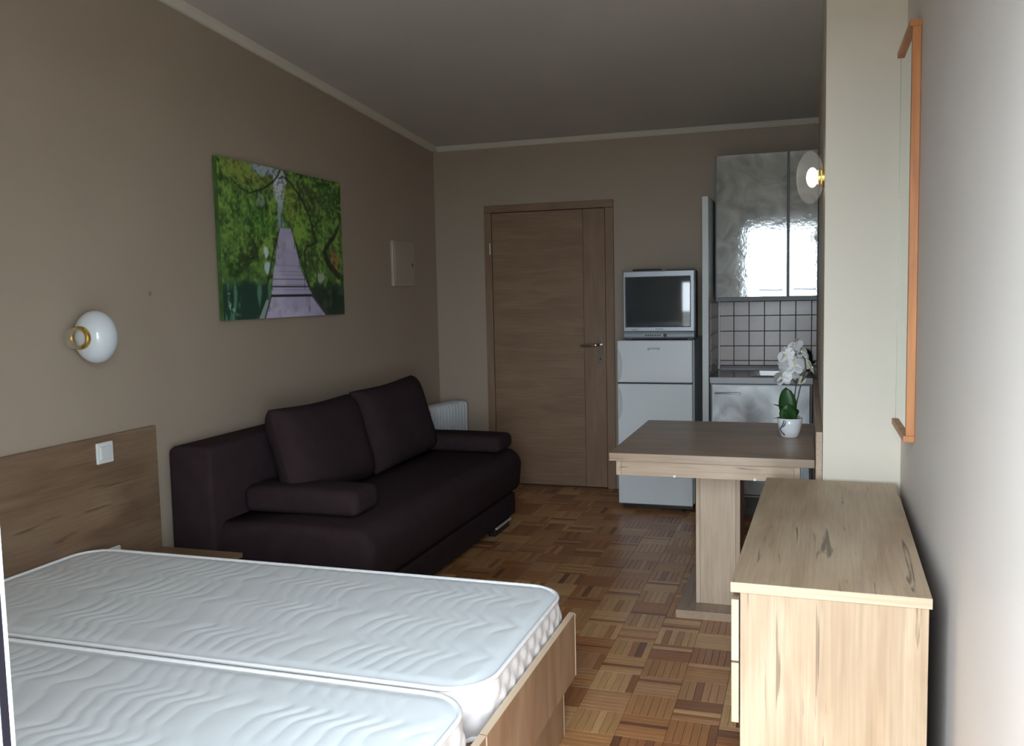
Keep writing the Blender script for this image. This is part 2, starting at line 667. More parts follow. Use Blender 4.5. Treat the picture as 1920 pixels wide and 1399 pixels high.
# ------------------------------------------------------------------ inner door in the back wall
d1 = thing('door_1', 'closed oak veneer interior door with steel lever handle', None, (0.87, 0, 0))
tag(d1, kind='structure')
DW_V, DW_H = door_wood('Z'), door_wood('X')
obj('door_frame_post', box(0.392, 0.446, -0.018, 0.10, 0.0, 1.997, 0.003), DW_V, d1)
obj('door_frame_post', box(1.290, 1.350, -0.018, 0.10, 0.0, 1.997, 0.003), DW_V, d1)
obj('door_frame_head', box(0.392, 1.350, -0.018, 0.10, 1.998, 2.05, 0.003), DW_H, d1)
obj('door_panel', box(0.449, 1.128, -0.008, 0.032, 0.008, 1.994, 0.0015), DW_H, d1)
obj('door_stile', box(1.130, 1.286, -0.008, 0.032, 0.008, 1.994, 0.0015), DW_V, d1)
obj('threshold', box(0.449, 1.286, -0.02, 0.06, 0.0005, 0.006), plain('dark_wood_strip', (84, 58, 40), 0.5), d1)
hd = obj('handle_plate', prism([(1.226, 0.912), (1.236, 0.900), (1.256, 0.900), (1.266, 0.912), (1.266, 1.105), (1.226, 1.105)], -0.014, -0.008, 'Y', 0.001), CHROME, d1)
lv = tube([(1.244, -0.012, 1.036), (1.244, -0.045, 1.036), (1.238, -0.055, 1.036), (1.215, -0.058, 1.035), (1.150, -0.058, 1.033), (1.118, -0.054, 1.031), (1.108, -0.048, 1.031)], [0.010, 0.010, 0.010, 0.0095, 0.009, 0.0085, 0.006], 12)
obj('lever', lv, CHROME, hd, smooth=True)
obj('keyhole', lathe([(0, 0), (0.006, 0), (0.006, 0.002), (0, 0.002)], (1.246, -0.0142, 0.935), '-Y', 16), plain('dark_metal', (30, 30, 32), 0.4, metal=0.6), hd)
obj('hinge', lathe([(0, 0), (0.006, 0), (0.006, 0.082), (0, 0.082)], (0.436, -0.022, 1.697), 'Z', 16), plain('hinge_metal', (228, 214, 196), 0.3, metal=0.5), d1, smooth=False)
obj('hinge', lathe([(0, 0), (0.006, 0), (0.006, 0.082), (0, 0.082)], (0.436, -0.022, 0.22), 'Z', 16), MATS['hinge_metal'], d1)

# ------------------------------------------------------------------ headboard, switch, socket
hb = tag(obj('headboard', box(0.001, 0.022, -5.24, -3.148, 0.03, 0.886, 0.0012), wood('headboard_oak_', (152, 128, 104), (122, 98, 78), 'Y', cracks=0.45, big=2.0)),
         'wide brown oak headboard panel fixed to the wall behind the beds', 'headboard')
WHITE_PL = plain('white_plastic', (232, 233, 232), 0.3, var=0.01)
sw = thing('light_switch', 'white square rocker light switch on the upper part of the headboard', 'switch', (0.022, -3.454, 0.822))
obj('plate', box(0.0222, 0.034, -3.497, -3.411, 0.781, 0.865, 0.005, 3), WHITE_PL, sw)
obj('rocker', box(0.033, 0.0395, -3.483, -3.425, 0.797, 0.849, 0.003, 2), plain('white_plastic_rocker', (226, 229, 230), 0.25), sw)
so = thing('wall_socket', 'white wall socket low on the headboard, half hidden by the mattress edge', 'socket', (0.022, -3.444, 0.40))
obj('plate', box(0.0222, 0.034, -3.486, -3.402, 0.356, 0.440, 0.005, 3), WHITE_PL, so)
obj('socket_ring', lathe([(0.021, 0.0), (0.029, 0.0), (0.029, 0.006), (0.024, 0.007), (0.021, 0.004)], (0.0345, -3.444, 0.398), 'X', 24), WHITE_PL, so)
obj('socket_well', lathe([(0, 0), (0.021, 0), (0.021, 0.0015), (0, 0.0015)], (0.0345, -3.444, 0.398), 'X', 24), plain('grey_plastic', (150, 152, 152), 0.5), so)

# ------------------------------------------------------------------ nightstand
ns = thing('nightstand', 'low oak nightstand squeezed between mattress and dark sofa', 'nightstand', (0.23, -3.33, 0))
NW = wood('nightstand_oak_', (150, 124, 98), (122, 96, 74), 'X', cracks=0.3)
obj('top_board', box(0.026, 0.430, -3.500, -3.158, 0.347, 0.366, 0.0012), NW, ns)
obj('side_panel', box(0.395, 0.413, -3.490, -3.172, 0.0, 0.3465, 0.001), bed_wood('Z'), ns)
obj('side_panel', box(0.030, 0.048, -3.490, -3.172, 0.0, 0.3465, 0.001), bed_wood('Z'), ns)
obj('shelf', box(0.0485, 0.3945, -3.485, -3.177, 0.10, 0.118), NW, ns)
obj('back_panel', box(0.0485, 0.3945, -3.184, -3.174, 0.1185, 0.346), NW, ns)

# ------------------------------------------------------------------ beds and mattresses
MAT_TOP = plain('mattress_ticking', (228, 235, 240), 0.75, var=0.015, vscale=3, bump=0.25, bscale=700, sheen=0.15)
MAT_SIDE = plain('mattress_border', (216, 210, 208), 0.75, var=0.02, vscale=8, bump=0.2, bscale=500, sheen=0.15)
MAT_PIPE = plain('mattress_piping', (240, 241, 243), 0.6)


def make_bed(label, y0, y1):
    t = thing('bed_frame', label, 'bed', (1.0, (y0 + y1) / 2, 0), group='single beds pushed together')
    BX = bed_wood('Z')
    obj('footboard', box(1.933, 1.954, y0, y1, 0.197, 0.400, 0.0012), BX, t)
    obj('plinth', box(1.898, 1.918, y0 + 0.022, y1 - 0.020, 0.0, 0.2, 0.0012), BX, t)
    EB = plain('pale_edge_band', (206, 184, 158), 0.5)
    obj('edge_band', box(1.9541, 1.9549, y1 - 0.0065, y1 - 0.0005, 0.198, 0.399), EB, t)
    obj('edge_band', box(1.9181, 1.9189, y1 - 0.0265, y1 - 0.0205, 0.001, 0.196), EB, t)
    obj('edge_band', box(1.934, 1.953, y0 + 0.001, y1 - 0.001, 0.4001, 0.4006), EB, t)
    obj('side_rail', box(0.026, 1.9325, y1 - 0.021, y1, 0.197, 0.327, 0.0012), bed_wood('X'), t)
    obj('side_rail', box(0.026, 1.9325, y0, y0 + 0.021, 0.197, 0.327, 0.0012), bed_wood('X'), t)
    obj('leg_panel', box(0.10, 0.12, y0 + 0.022, y1 - 0.022, 0.0, 0.3, 0.0012), BX, t)
    obj('slat_base', box(0.03, 1.932, y0 + 0.0215, y1 - 0.0215, 0.305, 0.328, 0.0), bed_wood('X'), t)
    return t


make_bed('light oak bed base nearer the sofa, under the far mattress', -4.402, -3.580)
make_bed('light oak bed base nearest the camera, cut by the lower picture edge', -5.236, -4.406)


def round_rect(L, Wd, r, step=0.012):
    """outline points (x, y, nx, ny) of a rounded rectangle centred on 0"""
    pts = []
    hx, hy = L / 2, Wd / 2
    cs = [(hx - r, hy - r, 0), (-(hx - r), hy - r, 90), (-(hx - r), -(hy - r), 180), (hx - r, -(hy - r), 270)]
    for q in range(4):
        cx, cy, a0 = cs[q]
        n = max(8, int(r * math.pi / 2 / step))
        for i in range(n + 1):
            a = math.radians(a0 + 90 * i / n)
            pts.append((cx + r * math.cos(a), cy + r * math.sin(a), math.cos(a), math.sin(a)))
        nx, ny, b0 = cs[(q + 1) % 4]
        p = pts[-1]
        e = (nx + r * math.cos(math.radians(b0)), ny + r * math.sin(math.radians(b0)))
        d = math.hypot(e[0] - p[0], e[1] - p[1])
        m = int(d / step)
        for i in range(1, m):
            pts.append((p[0] + (e[0] - p[0]) * i / m, p[1] + (e[1] - p[1]) * i / m, p[2], p[3]))
    return pts


def make_mattress(label, x0, x1, y0, y1, z0, z1, seed):
    L, Wd, r = x1 - x0, y1 - y0, 0.12
    cx, cy = (x0 + x1) / 2, (y0 + y1) / 2
    t = thing('mattress', label, 'mattress', (cx, cy, z0), group='mattresses on the beds')
    # seam lines across the mattress: groups of close wavy seams, then wide gaps
    rs = random.Random(seed)
    seams, x = [], -L / 2 + rs.uniform(0.0, 0.05)
    while x < L / 2 + 0.2:
        for g in (0.048, 0.048, 0.048, 0.048, 0.048, 0.048, 0.085, 0.10):
            seams.append(x)
            x += g
    seams = np.array(seams)
    nx, ny = 380, 100
    b = bmesh.new()
    grid = []
    for j in range(ny + 1):
        yy = -Wd / 2 + Wd * j / ny
        ex = max(0.0, abs(yy) - (Wd / 2 - r))
        hx = L / 2 - (r - math.sqrt(max(0.0, r * r - ex * ex)))
        row = []
        for i in range(nx + 1):
            xx = -hx + 2 * hx * i / nx
            wob = 0.024 * math.sin(2 * math.pi * (yy / 0.23 + 0.15 * math.sin(3 * xx))) + 0.008 * math.sin(2 * math.pi * yy / 0.11)
            d = np.abs(seams + wob - xx)
            k = np.searchsorted(seams + wob, xx)
            gap = 0.06
            if 0 < k < len(seams):
                gap = seams[k] - seams[k - 1]
            dm = d.min() / (gap / 2)
            mod = 0.75 + 0.45 * mnoise.noise(Vector((xx * 5.0 + seed, yy * 7.0, 0.3)))
            hq = 0.9 * mod * (0.0032 + 0.014 * (gap - 0.05)) * (1 - (1 - min(1, dm)) ** 2.2)
            # distance to the edge of the rounded outline
            de = min(hx - abs(xx), Wd / 2 - abs(yy))
            f = min(1.0, max(0.0, de) / 0.05)
            f = f * f * (3 - 2 * f)
            sag = 0.004 * math.sin(xx * 2.3 + seed) * math.sin(yy * 4 + seed)
            row.append(b.verts.new((cx + xx, cy + yy, z1 - 0.008 + f * (0.006 + hq + sag))))
        grid.append(row)
    for j in range(ny):
        for i in range(nx):
            try:
                b.faces.new((grid[j][i], grid[j][i + 1], grid[j + 1][i + 1], grid[j + 1][i]))
            except ValueError:
                pass
    obj('quilted_top', b, MAT_TOP, t, smooth=True)
    # quilted border
    P = round_rect(L, Wd, r)
    b = bmesh.new()
    rows, nz = [], 12
    s = 0.0
    S = []
    for i, p in enumerate(P):
        if i:
            s += math.hypot(p[0] - P[i - 1][0], p[1] - P[i - 1][1])
        S.append(s)
    for k in range(nz + 1):
        zz = z0 + (z1 - 0.008 - z0) * k / nz
        row = []
        for i, p in enumerate(P):
            a, c_ = S[i] / 0.075 + (zz - z0) / 0.075, S[i] / 0.075 - (zz - z0) / 0.075
            hq = 0.012 * min(abs(math.sin(math.pi * a)), abs(math.sin(math.pi * c_))) ** 0.6
            hq *= math.sin(math.pi * k / nz) ** 0.4 if 0 < k < nz else 0
            bul = -0.004 + 0.004 * math.sin(math.pi * k / nz)
            row.append(b.verts.new((cx + p[0] + p[2] * (hq + bul), cy + p[1] + p[3] * (hq + bul), zz)))
        rows.append(row)
    n = len(P)
    for k in range(nz):
        for i in range(n):
            j = (i + 1) % n
            b.faces.new((rows[k][i], rows[k][j], rows[k + 1][j], rows[k + 1][i]))
    b.faces.new(rows[0][::-1])
    obj('border', b, MAT_SIDE, t, smooth=True)
    for zz in (z1 - 0.007, z0 + 0.006):
        tb = tube([(cx + p[0] + p[2] * -0.001, cy + p[1] + p[3] * -0.001, zz) for p in P[::2]], 0.0065, 8, closed=True)
        obj('piping', tb, MAT_PIPE, t, smooth=True)
    return t


make_mattress('white quilted mattress with rounded corner on the far bed', 0.037, 1.920, -4.345, -3.520 - 0.035, 0.3285, 0.474, 1)
make_mattress('white quilted mattress on the near bed at the lower left', 0.037, 1.916, -5.19, -4.374, 0.3285, 0.474, 5)

# ------------------------------------------------------------------ sofa
FAB = plain('aubergine_fabric', (55, 44, 47), 1.0, var=0.10, vscale=14, bump=0.5, bscale=420, spec=0.08)
sf = thing('sofa', 'dark aubergine fabric sofa bed standing along the left wall', 'sofa', (0.5, -2.05, 0))
prof = [(0.20, 0.19), (0.90, 0.19)] + arc(0.895, 0.255, 0.062, -80, -10, 5) + arc(0.870, 0.360, 0.098, 5, 90, 9) + [(0.55, 0.463), (0.20, 0.455)]
obj('seat', prism(prof, -3.05, -1.00, 'Y', 0.045, 5), FAB, sf, smooth=True)
prof = [(0.032, 0.06), (0.250, 0.06)] + [(0.252, 0.40)] + arc(0.215, 0.755, 0.034, 0, 90, 5) + arc(0.070, 0.752, 0.036, 90, 180, 5)
obj('backrest', prism(prof, -3.10, -0.99, 'Y', 0.02, 3), FAB, sf, smooth=True)
obj('base', box(0.24, 0.928, -3.00, -1.04, 0.052, 0.188, 0.015, 3), FAB, sf)
for (ya, yb) in ((-1.42, -1.16), (-2.90, -2.64)):
    ft = obj('foot', box(0.880, 0.924, ya, yb, 0.0, 0.0515, 0.002), plain('black_plastic', (24, 24, 26), 0.45), sf)
    obj('foot_trim', box(0.9245, 0.9365, ya, yb, 0.041, 0.0515, 0.001), plain('satin_aluminium', (226, 222, 218), 0.4, metal=0.2), ft)
obj('foot', box(0.26, 0.32, -1.40, -1.18, 0.0, 0.052, 0.002), plain('black_plastic', (24, 24, 26), 0.45), sf)
obj('foot', box(0.26, 0.32, -2.88, -2.66, 0.0, 0.052, 0.002), MATS['black_plastic'], sf)


def pillow(Wd, Hh, T, n=30, ear=0.055, sag=0.0, seed=0):
    """plump cushion in the local y (width) / z (height) plane, thickness along x"""
    b = bmesh.new()
    sides = []
    for sgn in (1, -1):
        g = []
        for j in range(n + 1):
            v = -1 + 2 * j / n
            row = []
            for i in range(n + 1):
                u = -1 + 2 * i / n
                k_ = 1 - 0.06 * (u * u * v * v) ** 1.5
                y = Wd / 2 * u * k_ * (1 - ear * (1 - v * v))
                z = Hh / 2 * v * k_ * (1 - ear * (1 - u * u)) - sag * (1 - u * u) * (v + 1) / 2
                th = T / 2 * (max(0, 1 - abs(u) ** 5) * max(0, 1 - abs(v) ** 5)) ** 0.5
                wr = 0.010 * mnoise.noise(Vector((u * 1.7 + seed, v * 1.7, sgn * 2.0 + seed))) * (1 - u * u) * (1 - v * v)
                row.append(b.verts.new((sgn * (th + 0.004) + wr, y, z)))
            g.append(row)
        sides.append(g)
        for j in range(n):
            for i in range(n):
                f = (g[j][i], g[j][i + 1], g[j + 1][i + 1], g[j + 1][i])
                b.faces.new(f if sgn > 0 else f[::-1])
    A, B = sides
    ring = [(0, i) for i in range(n)] + [(j, n) for j in range(n)] + [(n, i) for i in range(n, 0, -1)] + [(j, 0) for j in range(n, 0, -1)]
    for k in range(len(ring)):
        p, q = ring[k], ring[(k + 1) % len(ring)]
        b.faces.new((A[p[0]][p[1]], B[p[0]][p[1]], B[q[0]][q[1]], A[q[0]][q[1]]))
    return b


def place_pillow(name, label, c, Wd, Hh, T, lean, yaw, roll, group, **kw):
    b = pillow(Wd, Hh, T, **kw)
    b.transform(Matrix.Translation(c) @ Matrix.Rotation(yaw, 4, 'Z') @ Matrix.Rotation(lean, 4, 'Y') @ Matrix.Rotation(roll, 4, 'X'))
    return tag(obj(name, b, FAB, None, smooth=True), label, 'cushion', group)


place_pillow('back_cushion', 'large aubergine back cushion leaning on the sofa, nearer the bed', (0.408, -2.435, 0.690), 0.81, 0.48, 0.20, -0.28, 0.04, -0.02, 'sofa back cushions', seed=1, sag=0.012)
place_pillow('back_cushion', 'large aubergine back cushion leaning on the sofa, nearer the door', (0.408, -1.645, 0.697), 0.78, 0.49, 0.20, -0.28, -0.03, 0.03, 'sofa back cushions', seed=4, sag=0.012)


def bolster(label, x0, x1, y0, y1, z0, z1, rz):
    b = box(x0, x1, y0, y1, z0, z1, 0.035, 4)
    bmesh.ops.subdivide_edges(b, edges=[e for e in b.edges if e.calc_length() > 0.1], cuts=6, use_grid_fill=True)
    cx, cy, cz = (x0 + x1) / 2, (y0 + y1) / 2, (z0 + z1) / 2
    for v in b.verts:
        u, w = (v.co.x - cx) / (x1 - x0) * 2, (v.co.y - cy) / (y1 - y0) * 2
        if v.co.z > cz:
            v.co.z += 0.012 * max(0, 1 - u * u) * max(0, 1 - w * w)
    b.transform(Matrix.Translation((cx, cy, 0)) @ Matrix.Rotation(rz, 4, 'Z') @ Matrix.Translation((-cx, -cy, 0)))
    return tag(obj('armrest_cushion', b, FAB, None, smooth=True), label, 'cushion', 'loose armrest cushions')


bolster('flat rectangular aubergine armrest cushion at the near end of the sofa', 0.262, 0.820, -2.90, -2.67, 0.466, 0.578, 0.02)
bolster('flat rectangular aubergine armrest cushion at the sofa end beside the door', 0.262, 0.915, -1.28, -1.03, 0.466, 0.560, -0.02)

# ------------------------------------------------------------------ oil radiator behind the sofa
RAD = plain('radiator_enamel', (204, 208, 210), 0.35, var=0.02)
rd = thing('oil_radiator', 'white oil-filled radiator with many fins in the corner behind the sofa', 'radiator', (0.175, -0.40, 0), rz=-0.22)
for k in range(12):
    yy = -0.19 + k * 0.0375
    poly = [(-0.062, 0.10), (0.062, 0.10)] + arc(0.047, 0.115, 0.025, -60, 0, 3) + arc(0.042, 0.61, 0.030, 0, 90, 5) + arc(-0.042, 0.61, 0.030, 90, 180, 5) + arc(-0.047, 0.115, 0.025, 180, 240, 3)
    b = prism(poly, yy - 0.0055, yy + 0.0055, 'Y', 0.004, 2)
    obj('fin', b, RAD, rd, local=True, smooth=True)
b = tube([(0, -0.22, 0.60), (0, 0.24, 0.60)], 0.022, 12)
obj('oil_tube', b, RAD, rd, local=True)
obj('oil_tube', tube([(0, -0.22, 0.14), (0, 0.24, 0.14)], 0.022, 12), RAD, rd, local=True)
obj('control_box', box(-0.066, 0.066, -0.315, -0.205, 0.10, 0.632, 0.018, 3), plain('radiator_housing', (196, 200, 202), 0.4), rd, local=True)
obj('knob', lathe([(0, 0), (0.018, 0), (0.016, 0.014), (0, 0.014)], (0.0, -0.3152, 0.52), '-Y', 20), MATS['grey_plastic'], rd, local=True)
obj('handle', tube([(0, -0.29, 0.632), (0, -0.285, 0.652), (0, -0.26, 0.660), (0, -0.235, 0.652), (0, -0.23, 0.632)], 0.008, 8), MATS['grey_plastic'], rd, local=True)
for yy in (-0.27, 0.20):
    obj('foot', box(-0.075, 0.075, yy - 0.02, yy + 0.02, 0.0, 0.10, 0.004), MATS['black_plastic'], rd, local=True)

# ------------------------------------------------------------------ bedside wall lamp
def hazy_glass(name, fac, col):
    m, nt, b = new_mat(name)
    nt.nodes.remove(b)
    t1, t2, t3 = nd(nt, 'ShaderNodeBsdfTransparent'), nd(nt, 'ShaderNodeBsdfTranslucent'), nd(nt, 'ShaderNodeBsdfDiffuse')
    x1, x2 = nd(nt, 'ShaderNodeMixShader'), nd(nt, 'ShaderNodeMixShader')
    t2.inputs['Color'].default_value = col
    t3.inputs['Color'].default_value = col
    x1.inputs['Fac'].default_value = 0.5
    nt.links.new(t2.outputs[0], x1.inputs[1])
    nt.links.new(t3.outputs[0], x1.inputs[2])
    x2.inputs['Fac'].default_value = fac
    nt.links.new(t1.outputs[0], x2.inputs[1])
    nt.links.new(x1.outputs[0], x2.inputs[2])
    nt.links.new(x2.outputs[0], nt.nodes['Material Output'].inputs['Surface'])
    return m


OPAL = plain('opal_glass', (226, 234, 240), 0.18, var=0.01, coat=0.3)
BRASS = plain('brass', (214, 178, 92), 0.22, metal=1.0, var=0.05, vscale=30)
lm = thing('wall_lamp', 'white opal globe wall lamp with brass collar above the headboard', 'lamp', (0.0, -3.52, 1.28), group='globe wall lamps')
obj('wall_mount', lathe([(0, 0), (0.045, 0), (0.045, 0.008), (0.020, 0.014), (0.020, 0.03), (0, 0.03)], (0.0005, -3.522, 1.281), 'X', 28), BRASS, lm, smooth=False)
b = ellipsoid((0.085, -3.522, 1.281), 0.080, 0.076, 0.100)
obj('globe', b, OPAL, lm, smooth=True)
obj('collar', lathe([(0.030, 0.0), (0.044, 0.0), (0.044, 0.026), (0.040, 0.032), (0.034, 0.032), (0.034, 0.028), (0.030, 0.028)], (0.080, -3.522 - 0.052, 1.281), '-Y', 36), BRASS, lm)
obj('bulb', lathe([(0.030, 0.0), (0.036, 0.008), (0.040, 0.02), (0.036, 0.034), (0.026, 0.044), (0.012, 0.050), (0, 0.051)], (0.080, -3.522 - 0.080, 1.281), '-Y', 28),
    hazy_glass('pale_bulb_glass', 0.20, (0.95, 0.88, 0.70, 1)), lm, smooth=True)

# ------------------------------------------------------------------ canvas print
def paint_canvas(nw, nh):
    """flat print: a wooden footbridge running into bright green willows"""
    s, t = np.meshgrid(np.linspace(0, 1, nw), np.linspace(0, 1, nh))

    def vnoise(fx, fy, seed, octv=4):
        r = np.random.default_rng(seed)
        out = np.zeros_like(s)
        amp, tot = 1.0, 0.0
        for o_ in range(octv):
            n = 64
            g = r.random((n, n))
            x, y = s * fx * 2 ** o_, t * fy * 2 ** o_
            xi, yi = np.floor(x).astype(int), np.floor(y).astype(int)
            a, b_ = x - xi, y - yi
            a, b_ = a * a * (3 - 2 * a), b_ * b_ * (3 - 2 * b_)
            v = (g[yi % n, xi % n] * (1 - a) + g[yi % n, (xi + 1) % n] * a) * (1 - b_) + (g[(yi + 1) % n, xi % n] * (1 - a) + g[(yi + 1) % n, (xi + 1) % n] * a) * b_
            out += v * amp
            tot += amp
            amp *= 0.55
        return out / tot
    L = lambda c: np.array(lin(c)[:3])
    img = np.zeros(s.shape + (3,))

    def put(col, a):
        img[:] = img * (1 - a[..., None]) + L(col) * a[..., None]
    sm = lambda x, a, b_: np.clip((x - a) / (b_ - a), 0, 1) ** 2 * (3 - 2 * np.clip((x - a) / (b_ - a), 0, 1))
    n1, n2, n3, n4 = vnoise(9, 9, 1), vnoise(22, 12, 2), vnoise(5, 5, 3), vnoise(45, 30, 4)
    strands = vnoise(60, 6, 8, 3)
    n5, n6 = vnoise(60, 46, 21, 2), vnoise(14, 18, 22)
    img[:] = L((78, 116, 48))
    put((40, 76, 26), sm(n1, 0.5, 0.66))
    put((128, 170, 56), sm(n2, 0.55, 0.72) * 0.8)
    put((30, 54, 24), sm(n4, 0.56, 0.72) * 0.65)
    put((110, 156, 48), sm(strands, 0.55, 0.75) * 0.6 * sm(t, 0.3, 0.6))

    def blob(cs, ct, rs_, rt_, col, a=1.0, warp=0.5):
        d = np.sqrt(((s - cs) / rs_) ** 2 + ((t - ct) / rt_) ** 2) + warp * (n2 - 0.5) * 2 + warp * 0.6 * (n4 - 0.5)
        put(col, (1 - sm(d, 0.6, 1.1)) * a)
    blob(0.16, 0.94, 0.12, 0.09, (138, 146, 54), 0.6, 0.9)
    blob(0.28, 0.90, 0.12, 0.07, (132, 150, 60), 0.55, 0.9)
    blob(0.55, 0.80, 0.07, 0.16, (136, 160, 48), 0.75, 0.8)
    blob(0.60, 0.60, 0.07, 0.10, (128, 170, 44), 0.8)
    blob(0.30, 0.62, 0.12, 0.12, (60, 120, 36), 0.6)
    blob(0.72, 0.82, 0.16, 0.12, (56, 72, 36), 0.75)
    blob(0.86, 0.86, 0.10, 0.10, (60, 104, 44), 0.7)
    blob(0.70, 0.40, 0.10, 0.14, (62, 88, 40), 0.7)
    blob(0.21, 0.40, 0.10, 0.12, (44, 60, 30), 0.85)
    blob(0.10, 0.52, 0.12, 0.10, (92, 130, 50), 0.7)
    blob(0.30, 0.34, 0.10, 0.07, (104, 150, 44), 0.6)
    blob(0.92, 0.40, 0.05, 0.10, (150, 110, 54), 0.8)
    # sky gaps
    blob(0.32, 0.985, 0.10, 0.05, (150, 170, 190), 0.9)
    blob(0.46, 0.95, 0.05, 0.06, (176, 190, 206), 0.9)
    blob(0.435, 0.85, 0.045, 0.10, (200, 206, 224), 0.95, 0.6)
    blob(0.44, 0.73, 0.026, 0.12, (150, 172, 186), 0.7, 0.9)
    blob(0.45, 0.64, 0.024, 0.06, (130, 156, 176), 0.8, 0.4)
    blob(0.30, 0.78, 0.03, 0.05, (150, 180, 160), 0.5, 0.8)
    up = sm(t, 0.25, 0.4)
    put((34, 58, 26), sm(n5, 0.58, 0.72) * up * 0.6)
    put((124, 164, 66), (1 - sm(n5, 0.30, 0.42)) * up * 0.55)
    put((30, 46, 24), sm(n6, 0.60, 0.72) * up * 0.45)
    # water and dark banks
    blob(0.315, 0.44, 0.025, 0.06, (196, 212, 216), 0.9, 0.7)
    blob(0.325, 0.34, 0.022, 0.05, (170, 200, 204), 0.9, 0.7)
    blob(0.78, 0.275, 0.05, 0.04, (160, 176, 160), 0.8, 0.9)
    lowL = (1 - sm(t + 0.25 * (n1 - 0.5), 0.18, 0.26)) * (1 - sm(s, 0.30, 0.40))
    put((28, 62, 50), lowL)
    put((86, 142, 116), lowL * sm(strands, 0.58, 0.7) * 0.7)
    put((150, 190, 170), lowL * sm(n4, 0.66, 0.75) * (1 - sm(s, 0.02, 0.14)) * 0.8)
    lowR = (1 - sm(t + 0.3 * (n1 - 0.5), 0.20, 0.30)) * sm(s, 0.60, 0.68)
    put((30, 44, 40), lowR * 0.9)
    put((46, 80, 62), lowR * sm(n2, 0.55, 0.7) * 0.7)
    # the bridge
    tt = np.clip(t / 0.607, 0, 1)
    Lx = np.interp(t, [0, 0.15, 0.315, 0.607], [0.290, 0.346, 0.371, 0.436])
    Rx = np.interp(t, [0, 0.15, 0.315, 0.607], [0.812, 0.692, 0.604, 0.530])
    on = ((s > Lx) & (s < Rx) & (t < 0.607)).astype(float)
    put((162, 156, 190), on)
    dep = 1.0 / (0.66 - np.clip(t, 0, 0.607))
    pl = np.abs(((dep * 5.2) % 1.0) - 0.5)
    put((112, 106, 130), on * sm(pl, 0.38, 0.47) * sm(t, 0.06, 0.2) * (1 - sm(t, 0.35, 0.5)) * 0.6)
    put((188, 184, 208), on * sm(n3, 0.5, 0.7) * 0.5)
    put((120, 128, 120), on * sm(n2, 0.58, 0.7) * 0.35)
    put((40, 36, 52), on * (np.abs(t - 0.149) < 0.007))
    put((70, 66, 80), on * (np.abs(t - 0.210) < 0.005))
    put((84, 80, 96), on * (np.abs(t - 0.262) < 0.004))
    # grey quay left of the bridge foot
    put((140, 160, 152), ((s > 0.245 + t * 0.5) & (s < Lx) & (t < 0.12)).astype(float) * 0.9)

    def line(pts, w, col, a=0.9):
        best = np.full(s.shape, 9.0)
        for (p, q, wa, wb_) in zip(pts[:-1], pts[1:], np.interp(np.arange(len(pts) - 1), [0, len(pts) - 1], w), np.interp(np.arange(1, len(pts)), [0, len(pts) - 1], w)):
            dx, dy = (q[0] - p[0]) * 1.52, q[1] - p[1]
            px, py = (s - p[0]) * 1.52, t - p[1]
            k = np.clip((px * dx + py * dy) / (dx * dx + dy * dy + 1e-9), 0, 1)
            d = np.hypot(px - k * dx, py - k * dy)
            best = np.minimum(best, d / (wa + (wb_ - wa) * k))
        put(col, (1 - sm(best, 0.7, 1.15)) * a)
    DK = (34, 34, 30)
    line([(0.08, 0.885), (0.15, 0.83), (0.215, 0.808), (0.317, 0.849), (0.40, 0.91), (0.433, 0.95), (0.457, 0.995)], (0.004, 0.011), DK)
    line([(0.19, 0.90), (0.245, 0.818)], (0.003, 0.006), DK)
    line([(0.44, 0.935), (0.475, 0.955), (0.512, 0.945), (0.565, 0.895), (0.615, 0.845), (0.66, 0.78), (0.695, 0.706), (0.727, 0.589)], (0.006, 0.013), DK)
    line([(0.486, 0.99), (0.512, 0.945)], (0.006, 0.010), DK)
    line([(0.965, 0.66), (0.915, 0.58), (0.865, 0.53), (0.818, 0.46), (0.835, 0.41), (0.875, 0.36), (0.95, 0.29)], (0.020, 0.030), (38, 34, 32))
    line([(0.727, 0.60), (0.745, 0.535), (0.70, 0.505), (0.655, 0.50), (0.634, 0.45), (0.64, 0.36)], (0.014, 0.010), (40, 40, 34))
    line([(0.71, 0.66), (0.78, 0.60), (0.83, 0.565)], (0.006, 0.004), DK)
    line([(0.30, 0.70), (0.315, 0.60), (0.31, 0.52)], (0.006, 0.004), (36, 50, 30), 0.8)
    line([(0.08, 0.75), (0.10, 0.60), (0.09, 0.5)], (0.006, 0.004), (36, 60, 30), 0.7)
    line([(0.70, 0.40), (0.74, 0.30), (0.75, 0.2)], (0.008, 0.006), (40, 48, 36), 0.8)
    # rails of the bridge
    for side in (0, 1):
        R_ = [(0.436, 0.60), (0.405, 0.53), (0.380, 0.45), (0.345, 0.32), (0.315, 0.22)] if side == 0 else [(0.530, 0.60), (0.556, 0.53), (0.592, 0.43), (0.632, 0.32), (0.67, 0.20)]
        line(R_, (0.004, 0.011), (44, 46, 48), 0.9)
        for (a, b_), hgt in zip(R_[1:], (0.06, 0.09, 0.13, 0.17)):
            line([(a, b_), (a + (0.012 if side == 0 else -0.008), b_ - hgt)], (0.004, 0.005), (44, 48, 46), 0.75)
    line([(0.345, 0.145), (0.29, 0.0)], (0.007, 0.009), (48, 46, 58), 0.9)
    line([(0.69, 0.145), (0.825, 0.0)], (0.010, 0.018), (58, 58, 62), 0.9)
    lum = img.mean(-1, keepdims=True)
    return np.clip((img * 0.86 + lum * 0.14) * 1.6, 0, 1)


